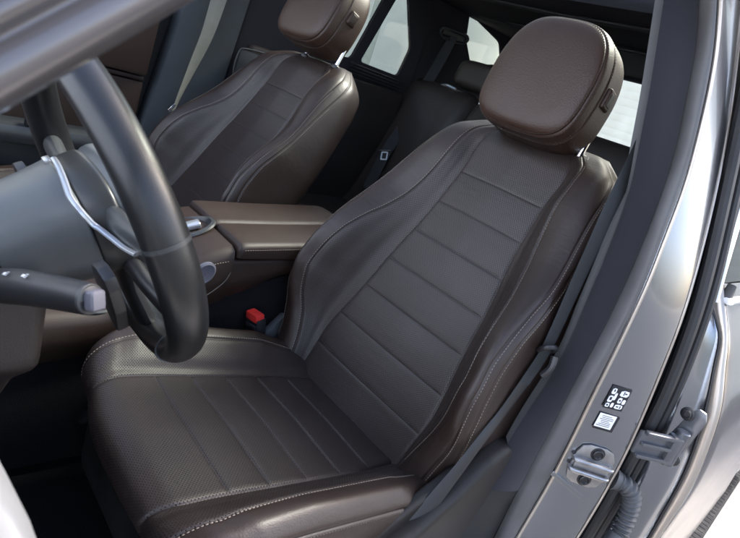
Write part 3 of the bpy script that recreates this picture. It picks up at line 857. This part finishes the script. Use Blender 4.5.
# headrest ------------------------------------------------------------
def head_outline(t, sc):
    """rounded pillow outline: t angle, sc scale; returns (y, v)"""
    c, s_ = math.cos(t), math.sin(t)
    n = 3.9 if s_ > 0 else 4.4
    r = (abs(c)**n+abs(s_)**n)**(-1/n)
    y, v = r*c*.116, r*s_*.107
    if v > 0: y *= 1-.17*(v/.107)**1.6
    else: y *= 1-.05*(abs(v)/.107)**2
    v += .010*(1-(y/.116)**2)*(1 if v > 0 else -.4)
    wb = max(0, -s_)**2
    if sc > .5: sc = 1-(1-sc)*(1-.55*wb)
    return y*sc, v*sc
kp = [(0, .062), (.30, .062), (.60, .061), (.80, .0575), (.89, .053), (.955, .045), (.988, .033), (1.0, .020), (1.0, -.018), (.985, -.042), (.93, -.058), (.80, -.067), (.5, -.071), (0, -.073)]
Kh = len(kp); ud = np.linspace(0, Kh-1, 60*(Kh-1)+1)
hsC, hfC = pchip(np.arange(Kh), [k[0] for k in kp], ud), pchip(np.arange(Kh), [k[1] for k in kp], ud)
sH = np.r_[0, np.cumsum(np.hypot(np.diff(hsC)*.11, np.diff(hfC)))]
n1, n2 = sH[60*5], sH[60*7]+.004
pos = np.array(sorted(list(np.linspace(0, n1-.0045, 26))+[n1+q*o for o in np.r_[0, OFF] for q in (-1, 1)][1:]+list(np.linspace(n1+.0045, n2-.0045, 6))[1:-1]+[n2+q*o for o in np.r_[0, OFF] for q in (-1, 1)][1:]+list(np.linspace(n2+.0045, sH[-1], 22))[1:]))
i1, i2 = int(np.argmin(np.abs(pos-n1))), int(np.argmin(np.abs(pos-n2)))
NT = 120
P = np.zeros((NT+1, len(pos), 3)); 
sc_, ff = np.interp(pos, sH, hsC), np.interp(pos, sH, hfC)
for a in range(NT+1):
    t = 2*math.pi*a/NT
    g_ = gdepth(pos-n1)*.0026+gdepth(pos-n2)*.0024
    for j in range(len(pos)):
        y, v = head_outline(t, max(sc_[j]-g_[j]/.11*.7, 0))
        P[a, j] = (-(ff[j]-g_[j]*.5), y, v)
HV = np.array([-.050, .002, .698])          # headrest centre in backrest coordinates
hrot = Matrix.Rotation(R(-9), 3, 'Y')
P = (P@np.array(hrot).T)+HV
UVh = np.stack([P[:, :, 1], P[:, :, 2]], 2)
headrest = grid_link('headrest', P, UVh, ['leather_head'], np.zeros((P.shape[0]-1)*(P.shape[1]-1), int), seat)
headrest.location = BACK_O; headrest.rotation_euler = (0, REC, 0)
# weld seam column of the closed loop
bm = bmesh.new(); bm.from_mesh(headrest.data); bmesh.ops.remove_doubles(bm, verts=bm.verts, dist=1e-5); bmesh.ops.recalc_face_normals(bm, faces=bm.faces); bm.to_mesh(headrest.data); bm.free()
NR = grid_normals(P)
cen = P.mean(axis=(0, 1)); 
if ((P[10, i2]-cen)@NR[10, i2]) < 0: NR = -NR
for j in (i1-3, i1+3, i2-3, i2+3):
    sew(headrest, 'thread_dark', P[:, j]+NR[:, j]*.0003, rad=.00035)
bq = MB().box((0, .001, 0), (.030, .014, .038), .0065, seg=4)
btn = bq.build('release_button', 'leather_head', headrest)
btn.location = tuple(HV+np.array(hrot@Vector((.010, -.1155, .006)))); btn.rotation_euler = (0, R(-9), R(3))
bq = MB().box((0, -.0052, 0), (.018, .004, .024), .0018, seg=3).build('button_face', 'leather', headrest)
bq.location = btn.location; bq.rotation_euler = btn.rotation_euler
for sg in (-1, 1):
    yp = -.024+.074*sg
    MB().cyl((.026, yp, .56), (.006, yp, .66), .0075, n=16).build('post', 'chrome', headrest)
    MB().lathe((.0215, yp, .585), (-.2, 0, 1), [(0, .015), (.008, .0145), (.011, .011), (.012, .008)], 18).build('post_sleeve', 'plastic', headrest)

# plastics under and beside the cushion
tr_ = MB()
tr_.prism([(-.44, .10), (-.30, .18), (-.16, .245), (-.10, .268), (-.02, .318), (.035, .368), (.075, .388), (.112, .380), (.128, .345), (.135, .10)], -.302, -.262, 'y', .014, 3)
trim = tr_.build('side_trim', 'trim', seat)
t2 = MB()
t2.prism([(-.30, .20), (-.13, .282), (-.06, .315), (.00, .345), (.02, .33), (-.03, .285), (-.10, .235), (-.28, .16)], -.276, -.255, 'y', .008, 3)
t2.build('inner_trim', 'trim', seat)
MB().box((-.18, -.304, .19), (.09, .012, .022), .004).build('seat_switch', 'plastic', seat)
t3 = MB().prism([(-.42, .12), (.10, .15), (.13, .30), (.02, .27), (-.30, .24)], .245, .275, 'y', .012)
t3.build('side_trim', 'plastic', seat)
bs = MB()
bs.box((-.17, 0, .13), (.50, .44, .14), .02)
for y in (-.21, .21):
    bs.box((.0, y, .02), (.60, .05, .04), .006)
    for x in (-.22, .18): bs.box((x, y, .06), (.04, .035, .08), .005)
bs.build('seat_base', 'darktrim', seat)
MB().box((.06, 0, .13), (.12, .42, .12), .02).build('rear_carrier', 'plastic', seat)

def copy_tree(o, parent=None):
    c = o.copy(); COL.objects.link(c)
    if parent is not None: c.parent = parent
    for ch in [x for x in o.children]:
        copy_tree(ch, c)
    return c
seat2 = copy_tree(seat)
seat2.location = (-.028, .824, -.288)
seat2['label'] = 'brown leather front passenger seat beyond the centre console'
for ch in seat2.children:
    if ch.name.startswith(('backrest', 'headrest')):
        ch.rotation_euler = (0, R(26.8), 0)
    if ch.name.startswith('headrest'):              # set one notch higher than the driver's
        ch.location = Vector(BACK_O)+Vector((.010, 0, .018)); ch.scale = (1.03, 1.06, 1.02)

# ------------------------------------------------------------------ REAR BENCH
rb_ = thing('rear_bench', (1.05, .5, -.15), 'dark leather rear bench seat behind the two front seats', 'car seat')
def RB(o): o.location = (-1.05, -.5, .15); return o
def bench_grid(y0, y1):
    rows_ = []
    for (x, z) in smooth_path([(.80, .02), (.86, .08), (.93, .25), (1.0, .45), (1.055, .57), (1.085, .612), (1.12, .63), (1.16, .62), (1.19, .58), (1.20, .3)], 50):
        r__ = []
        for t in np.linspace(0, 1, 40):
            e = min(t, 1-t)*(y1-y0)
            dp = .035*max(0, 1-e/.05)**2
            gr = sum(.006*math.exp(-((t-q)/.012)**2) for q in (.22, .78))
            r__.append((x+dp+gr, y0+(y1-y0)*t, z-dp*.5))
        rows_.append(r__)
    return np.array(rows_)
for (a, b) in ((.86, 1.28), (.49, .855), (.02, .485)):
    RB(MB().grid(bench_grid(a, b)).build('backrest', 'rear_leather', rb_, sharp=None))
RB(MB().box((.70, .64, -.02), (.52, 1.25, .16), .05, seg=3).build('seat_cushion', 'rear_leather', rb_))
def rear_head(y):
    b = bmesh.new(); bmesh.ops.create_cube(b, size=1)
    bmesh.ops.subdivide_edges(b, edges=b.edges[:], cuts=5, use_grid_fill=True)
    for v in b.verts:
        p = v.co*2; n = 4.
        r__ = (abs(p.x)**n+abs(p.y)**n+abs(p.z)**n)**(1/n); mxx = max(abs(p.x), abs(p.y), abs(p.z))
        p = p*(mxx/r__)
        v.co = Vector((p.x*.045, p.y*.105, p.z*.056))
    b.transform(Matrix.Translation((1.12, y, .695)) @ Matrix.Rotation(R(10), 4, 'Y'))
    b.verts.index_update(); m = MB(); m.bm(b); b.free(); return m
for y in (.90,):
    h_ = RB(rear_head(y).build('headrest', 'rear_leather', rb_))
    MB().cyl((1.12, y-.05, .58), (1.12, y-.05, .66), .007).build('post', 'chrome', h_)
RB(MB().tube(smooth_path([(1.10, .98, .628), (1.10, 1.03, .632), (1.12, 1.08, .626)], 12), .006, 8).build('release_lever', 'silver', rb_))

# ------------------------------------------------------------------ SEAT BELTS AND BUCKLES
def ribbon(pts, wdir, w, th=.0013, n=60, width=None):
    Pp = smooth_path(pts, n); wd = np.array(wdir, float)
    if wd.ndim == 2: wd = smooth_path(wd, n)
    m = MB(); m.tube(Pp, th, 10, ra=np.full(n, w/2) if width is None else np.interp(np.linspace(0, 1, n), np.linspace(0, 1, len(width)), width)/2, up=np.broadcast_to(wd, (n, 3)))
    return m
sb = thing('seat_belt', (.1, -.27, .30), 'dark seat belt hanging through a guide loop between driver seat and pillar', 'seat belt', 'seat belts')
def SB(o): o.location = (-.1, .27, -.30); return o
SB(ribbon([(.16, -.235, .75), (.135, -.25, .60), (.108, -.262, .478), (.108, -.266, .345), (.102, -.270, .262), (.075, -.273, .20)], (.97, -.20, 0), .034, width=[.034, .034, .034, .034, .030, .026]).build('webbing', 'belt', sb))
SB(ribbon([(.078, -.2725, .206), (.046, -.274, .148), (.005, -.278, .098), (-.03, -.281, .05), (-.10, -.283, -.05)], [(.95, -.25, 0), (.95, -.25, 0), (.9, -.3, .2), (.85, -.4, .3), (.85, -.4, .3)], .022, width=[.024, .018, .020, .026, .028]).build('lower_strap', 'rubber', sb))
ring = MB(); tt = np.linspace(0, 2*math.pi, 40)
ring.tube(np.array([(.100+.026*math.cos(t)*.9, -.272-.012*math.sin(t)+.006*math.cos(t), .262+.010*math.sin(t)-.010*math.cos(t)) for t in tt]), .0046, 10)
SB(ring.build('guide_loop', 'plastic', sb))
SB(MB().tube(smooth_path([(.092, -.292, .262), (.088, -.296, .245), (.085, -.29, .225)], 12), .006, 8).build('loop_stem', 'plastic', sb))

sb = thing('seat_belt', (.06, 1.15, .40), 'sunlit passenger seat belt hanging in front of the far pillar', 'seat belt', 'seat belts')
def SB2(o): o.location = (-.06, -1.15, -.40); return o
SB2(ribbon([(.13, 1.15, .82), (.098, 1.13, .635), (.082, 1.12, .53), (.055, 1.115, .42), (.030, 1.11, .32), (.012, 1.10, .24), (.0, 1.10, .10)], [(.85, -.5, 0), (.85, -.5, 0), (.87, -.45, -.1), (.88, -.3, -.2), (.8, .3, -.2), (.5, .8, -.1), (.2, .95, 0)], .046, width=[.047, .047, .046, .044, .036, .028, .024]).build('webbing', 'belt_lit', sb))
SB2(MB().box((-.002, 1.075, .292), (.030, .010, .010), .003, Matrix.Rotation(R(-55), 3, 'Y').to_quaternion()).build('belt_stop', 'chrome', sb))

sb = thing('seat_belt', (1.1, 1.17, .45), 'black rear seat belt with a bright tongue lying on the rear bench', 'seat belt', 'seat belts')
def SB3(o): o.location = (-1.1, -1.17, -.45); return o
SB3(ribbon([(1.20, 1.185, .835), (1.17, 1.175, .74), (1.085, 1.14, .58), (1.005, 1.10, .43), (.925, 1.07, .30), (.87, 1.05, .14)], (-.25, .95, .2), .048).build('webbing', 'belt', sb))
tn = MB(); 
for (a, b) in (((-.012, -.017), (.012, -.017)), ((.012, -.017), (.012, .015)), ((.012, .015), (-.012, .015)), ((-.012, .015), (-.012, -.017))):
    tn.tube([(0, a[0], a[1]), (0, b[0], b[1])], .0030, 8)
t_ = tn.build('latch_tongue', 'white', sb); t_.location = np.array((.915, 1.062, .288))-np.array((1.1, 1.17, .45)); t_.rotation_euler = (R(-20), R(25), R(20))
t_ = MB().box((0, 0, .024), (.012, .056, .014), .005).build('tongue_grip', 'plastic', sb); t_.location = np.array((.915, 1.062, .288))-np.array((1.1, 1.17, .45)); t_.rotation_euler = (R(-20), R(25), R(20))
bz = MB().tube(smooth_path([(1.12, YR-.008, .832), (1.13, YR-.008, .848), (1.29, YR-.008, .862), (1.31, YR-.008, .848), (1.29, YR-.008, .828), (1.15, YR-.008, .815), (1.12, YR-.008, .832)], 60), .006, 8)
SB3(bz.build('outlet_frame', 'satin', sb))
SB3(MB().box((1.215, YR-.002, .840), (.15, .01, .026), .004).build('outlet_slot', 'rubber', sb))

bk = thing('belt_buckle', (-.07, .265, -.03), 'black belt buckle with red release button beside the driver cushion', 'belt buckle')
bk.rotation_euler = (R(-6), R(-12), R(8))
MB().box((0, 0, .012), (.026, .042, .092), .005).build('buckle_body', 'plastic', bk)
MB().box((-.002, 0, .058), (.022, .038, .020), .003).build('release_button', 'red', bk)
MB().box((-.0135, 0, .038), (.003, .034, .010), .001).build('button_lip', 'satin', bk)
MB().cyl((.0, 0, -.03), (.03, 0, -.12), .010).build('stalk', 'plastic', bk)
# grey cover plate between buckle and backrest
MB().box((.052, -.004, .0), (.085, .020, .055), .008, Matrix.Rotation(R(-28), 3, 'Y').to_quaternion()).build('cover_plate', 'boot', bk)

# ------------------------------------------------------------------ CENTRE CONSOLE
cn = thing('centre_console', (0, .41, -.30), 'brown leather centre console with split armrest between the front seats', 'console')
def CN(o): o.location = (0, -.41, .30); return o
CN(MB().prism([(-.9, -.30), (.60, -.30), (.60, .10), (.3, .12), (.02, .122), (-.20, .046), (-.39, -.040), (-.52, -.06), (-.9, -.06)], .30, .53, 'y', .004).build('carpet_side', 'carpet', cn))
# leather body: side band and sloping front
sb_ = MB()
def con_row(x, ztop, zbot, y0, y1, rr=.02):
    return [(x, y0+.010, zbot), (x, y0, zbot+.004), (x, y0-.001, zbot*.5+ztop*.5), (x, y0+.001, ztop-rr), (x, y0+rr*.3, ztop-rr*.3), (x, y0+rr, ztop), (x, (y0+y1)/2, ztop+.002), (x, y1-rr, ztop), (x, y1-rr*.3, ztop-rr*.3), (x, y1, ztop-rr), (x, y1, zbot)]
prof_c = smooth_path([(-.62, .030, -.070), (-.50, .034, -.060), (-.40, .038, -.046), (-.33, .075, -.015), (-.27, .125, .012), (-.22, .158, .036), (-.18, .172, .052), (-.163, .176, .060)], 60)
CN(MB().grid(np.array([con_row(x, zt_, zb, .283, .54, .022) for x, zt_, zb in prof_c])).build('console_front', 'console', cn, sharp=None))
prof_c = smooth_path([(-.163, .150, .060), (-.10, .152, .085), (-.03, .155, .115), (.10, .16, .125), (.3, .17, .13)], 40)
CN(MB().grid(np.array([con_row(x, zt_, zb, .286, .54, .008) for x, zt_, zb in prof_c])).build('console_side', 'console', cn, sharp=None))
def lid(y0, y1):
    rows_ = []
    for x, zt_, zb, g_ in smooth_path([(-.158, .150, .158, 1), (-.1585, .176, .157, .55), (-.154, .186, .157, .12), (-.146, .1885, .157, 0), (0, .196, .160, 0), (.12, .204, .165, 0), (.20, .209, .17, 0), (.226, .206, .172, .1), (.238, .195, .175, .5), (.240, .178, .176, 1)], 70):
        i_ = .012*g_
        rows_.append([(x, y0+i_+.002, zb), (x, y0+i_, zt_*.6+zb*.4), (x, y0+i_+.002, zt_-.007), (x, y0+i_+.008, zt_-.0015), (x, y0+i_+.016, zt_), (x, (y0+y1)/2, zt_+.0015), (x, y1-i_-.010, zt_), (x, y1-i_-.004, zt_-.0015), (x, y1-i_-.0015, zt_-.007), (x, y1-i_, zb)])
    return np.array(rows_)
for k, (a, b) in enumerate(((.279, .400), (.4025, .535))):
    q_ = MB().grid(lid(a, b)).build('armrest_lid', 'console', cn, sharp=None); CN(q_)
    if k == 0:
        sew(q_, 'thread', np.array([(x, a-.0006, .176+.06*(x+.15)) for x in np.linspace(-.15, .22, 60)]), rad=.0005)
st = MB()
stitches(st, np.array([(x, .2822, z) for x, z in smooth_path([(-.172, .150), (-.20, .144), (-.24, .128), (-.29, .09)], 40)]), rad=.0006)
CN(st.build('stitching', 'thread', cn))
CN(MB().tube(smooth_path([(-.163, .284, .128), (-.172, .281, .108), (-.192, .281, .086), (-.225, .281, .062), (-.28, .282, .030)], 40), .0012, 8).build('piping', 'thread_dark', cn))
# recessed control with a bright toggle, oval lit trim on the flank
dl = MB().lathe((0, 0, 0), (0, 0, 1), [(0, .066), (.004, .064), (.006, .057), (.001, .052), (-.004, .048), (-.004, .001)], 36, ex=.75, caps=False).build('control_recess', 'satin', cn)
dl.location = np.array((-.212, .420, .160))-np.array((0, .41, -.30)); dl.rotation_euler = (0, R(-24), R(-12))
q_ = MB().box((.012, -.010, .008), (.040, .026, .014), .005, seg=3).build('toggle', 'silver', dl)
ov = MB().lathe((0, 0, 0), (0, -1, 0), [(-.004, .026), (.002, .026), (.004, .022), (.003, .018), (.003, .001)], 30, ex=.8, caps=False).build('side_trim_ring', 'lilac', cn)
ov.location = np.array((-.222, .2825, .122))-np.array((0, .41, -.30)); ov.rotation_euler = (0, R(35), 0)
for (x, y, z) in ((-.405, .325, .036),):
    rg = MB(); tt = np.linspace(0, 2*math.pi, 50)
    rg.tube(np.array([(x+.040*math.cos(t), y+.030*math.sin(t), z-.001) for t in tt]), .0040, 10)
    CN(rg.build('cup_holder_ring', 'satin', cn))

# ------------------------------------------------------------------ DASHBOARD
db = thing('dashboard', (-.75, .3, .2), 'brown dashboard knee panel below the steering column', 'dashboard')
def DB(o): o.location = (.75, -.3, -.2); return o
DB(MB().prism([(-.092, .290), (-.100, .20), (-.02, .135), (.10, -.02), (.45, -.06), (.45, .290)], -.86, -.602, 'x', .016, 3).build('knee_panel', 'rear_leather', db))
DB(MB().prism([(-.36, .22), (1.18, .22), (1.18, .335), (-.36, .335)], -1.25, -.84, 'x', .04, 3).build('upper_panel', 'plastic', db))
DB(MB().prism([(.30, -.10), (1.18, -.10), (1.18, .215), (.30, .215)], -1.25, -.84, 'x', .04, 3).build('glovebox_panel', 'console', db))
DB(MB().lathe((-.601, .045, .12), (1, 0, 0), [(0, .018), (.008, .018), (.012, .014), (.012, .001)], 24).build('release_knob', 'plastic', db))
DB(MB().box((-.95, .40, .0), (.1, 1.5, .7), .02).build('bulkhead_lining', 'carpet', db))

# ------------------------------------------------------------------ STEERING WHEEL AND COLUMN
SWC = np.array([-.527, .009, .345]); TI = R(26.7); YW = R(2.3)
ax = np.array([math.cos(TI)*math.cos(YW), math.cos(TI)*math.sin(YW), math.sin(TI)])
e1 = np.array([-math.sin(YW), math.cos(YW), 0]); e2v = np.cross(ax, e1); e2v *= -1 if e2v[2] < 0 else 1
def SW(a, b, c): return a*e1+b*e2v+c*ax           # across, up, along the axis towards the driver
sw = thing('steering_wheel', SWC, 'black leather steering wheel with grey cover and silver trim', 'steering wheel')
def arc_pts(t0, t1, n, r=.1850): return np.array([SW(r*math.cos(t), r*math.sin(t), 0) for t in np.linspace(t0, t1, n)])
def rim_piece(t0, t1, n, name, m):
    Pp = arc_pts(t0, t1, n)
    upv = np.tile(ax, (n, 1))
    th = np.linspace(t0, t1, n)
    bul = 1+.07*np.exp(-((np.abs((th % (2*math.pi))-math.radians(180)))/.55)**2)
    return MB().tube(Pp, .0168*bul, 24, ra=.0220*bul, up=upv, caps=True).build(name, m, sw, sharp=60)
rim_piece(R(-118), R(168), 120, 'rim', 'wheel')
rim_piece(R(168), R(242), 60, 'rim_grip', 'wheel')
for t in (168, 242):
    Pp = arc_pts(R(t-.7), R(t+.7), 4)
    MB().tube(Pp, .0172*1.06, 24, ra=.0225*1.06, up=np.tile(ax, (4, 1))).build('rim_seam', 'satin', sw)
rim_piece(R(-30), R(20), 40, 'rim_grip', 'wheel_rough').scale = (1.004, 1.004, 1.004)
# hub: rounded cover, dark recess and silver trim on the spokes
def loft_axis(secs, n=48, pw=2.6):
    v = []
    for (c, ra_, rb2, oy, oz) in secs:
        row = []
        for k in range(n+1):
            t = 2*math.pi*k/n; cs2, sn2 = math.cos(t), math.sin(t)
            r__ = (abs(cs2)**pw+abs(sn2)**pw)**(-1/pw)
            row.append(SW(oy+ra_*r__*cs2, oz+rb2*r__*sn2, c))
        v.append(row)
    return np.array(v)
secs = smooth_path([(-.125, .058, .054, 0, .0), (-.075, .064, .060, 0, .0), (-.048, .0712, .0635, 0, .0), (-.039, .0738, .0647, 0, 0), (-.0375, .0728, .0640, 0, 0), (-.037, .068, .060, 0, 0)], 40)
MB().grid(loft_axis(secs)).build('back_cover', 'hub', sw, sharp=None)
secs = smooth_path([(-.0395, .062, .055, 0, 0), (-.0368, .0700, .0612, 0, 0), (-.033, .0722, .0630, 0, 0), (-.020, .0760, .0645, 0, 0), (-.008, .077, .065, 0, 0), (.0, .070, .060, 0, 0)], 40)
MB().grid(loft_axis(secs)).build('front_cover', 'recess', sw, sharp=None)
secs = smooth_path([(-.004, .074, .062, 0, 0), (.008, .078, .066, 0, 0), (.020, .074, .064, 0, 0), (.030, .060, .052, 0, 0), (.035, .035, .03, 0, 0), (.036, .001, .001, 0, 0)], 30)
MB().grid(loft_axis(secs)).build('airbag_cover', 'hub', sw, sharp=None)
for sg in (-1, 1):
    spk = MB().tube([SW(sg*.060, .010, -.012), SW(sg*.11, .014, -.012), SW(sg*.172, .020, -.004)], [.026, .020, .017], 16, ra=[.014, .011, .012], up=ax).build('spoke', 'satin', sw)
    MB().tube([SW(sg*.055, -.040, -.010), SW(sg*.10, -.052, -.010), SW(sg*.160, -.066, -.004)], [.013, .010, .012], 14, ra=[.010, .009, .010], up=ax).build('spoke', 'plastic', sw)
MB().tube([SW(0, -.05, -.008), SW(0, -.11, -.008), SW(0, -.172, -.002)], [.040, .026, .024], 16, ra=[.012, .010, .012], up=ax).build('spoke', 'plastic', sw)
# silver line sweeping from the far top of the hub down to the near spoke
tl = smooth_path([(-.590, .012, .392), (-.5895, -.001, .3905), (-.5885, -.024, .384), (-.587, -.046, .374), (-.577, -.060, .361), (-.563, -.067, .349), (-.556, -.088, .3475), (-.552, -.112, .348), (-.548, -.14, .352)], 60)-SWC
MB().tube(tl, .0022, 8, ra=.0034, up=ax).build('silver_trim', 'silver', sw)
MB().box(SW(.018, .066, -.040), (.008, .014, .005), .002, Matrix.Rotation(-TI, 3, 'Y').to_quaternion()).build('trim_end', 'silver', sw)
for sg in (-1, 1):
    pd = MB().prism([(-.028, .046), (-.010, .052), (.010, .048), (.022, .020), (.026, -.030), (.020, -.052), (.006, -.052), (-.018, -.010), (-.030, .030)], -.006, .006, 'z', .003)
    v = [SW(-.138*1 if sg < 0 else .138, 0, -.052)+SW((q[0]) * (.9 if sg < 0 else -.9), q[1]*.86, q[2]-.35*q[0]*0) for q in pd.v]
    v = [q+SW(-.004, -.022, -.002) for q in v]
    link('shift_paddle', v, pd.f, 'plastic', sw, sharp=40)

sc = thing('steering_column', SWC+SW(0, 0, -.13), 'steering column shroud carrying a black indicator stalk with a pale end button', 'steering column')
co = SW(0, 0, -.13)
secs = smooth_path([(-.13, .056, .052, 0, 0), (-.16, .062, .058, 0, 0), (-.24, .070, .066, 0, 0), (-.40, .075, .07, 0, 0)], 20)
MB().grid(loft_axis(secs)-co).build('column_shroud', 'plastic', sc, sharp=None)
sp = smooth_path([(-.655, -.02, .262), (-.645, -.07, .283), (-.632, -.110, .302), (-.612, -.160, .321), (-.600, -.190, .3315)], 30)
stalk = MB().tube(sp-SWC-co, np.interp(np.linspace(0, 1, 30), [0, .5, .95, 1], [.0155, .0145, .0130, .0115]), 24, ra=np.interp(np.linspace(0, 1, 30), [0, .5, .95, 1], [.0170, .0170, .0145, .013])).build('indicator_stalk', 'plastic', sc)
dd = sp[-1]-sp[-3]; dd /= np.linalg.norm(dd)
sb_q = Vector(dd).to_track_quat('Z', 'X')
sbn = MB().box((0, 0, .004), (.0185, .0155, .012), .0045, seg=3).build('stalk_button', 'lilac', stalk)
sbn.location = sp[-1]-SWC-co; sbn.rotation_mode = 'QUATERNION'; sbn.rotation_quaternion = sb_q
MB().lathe(sp[-1]-SWC-co-dd*.004, dd, [(0, .0134), (.003, .0134), (.004, .0118)], 24).build('stalk_collar', 'satin', stalk)
# pale pictograms printed on the stalk: two little lamp marks
for k, a in enumerate((14, 18)):
    p_ = sp[a]-SWC-co; d_ = sp[a+1]-sp[a]; d_ /= np.linalg.norm(d_)
    n_ = np.array([-.15, -.65, .75]); n_ -= d_*(n_@d_); n_ /= np.linalg.norm(n_); b_ = np.cross(n_, d_)
    mk_ = MB()
    for (x, y, w, h) in ((0, 0, .004, .0028), (.004, .0018, .004, .0006), (.004, 0, .004, .0006), (.004, -.0018, .004, .0006)):
        mk_.add([p_+n_*.0176+d_*(x+sx*w/2)+b_*(y+sy*h/2) for sx, sy in ((-1, -1), (1, -1), (1, 1), (-1, 1))], [(0, 1, 2, 3)])
    mk_.build('printed_mark', 'white', stalk, smooth=False)
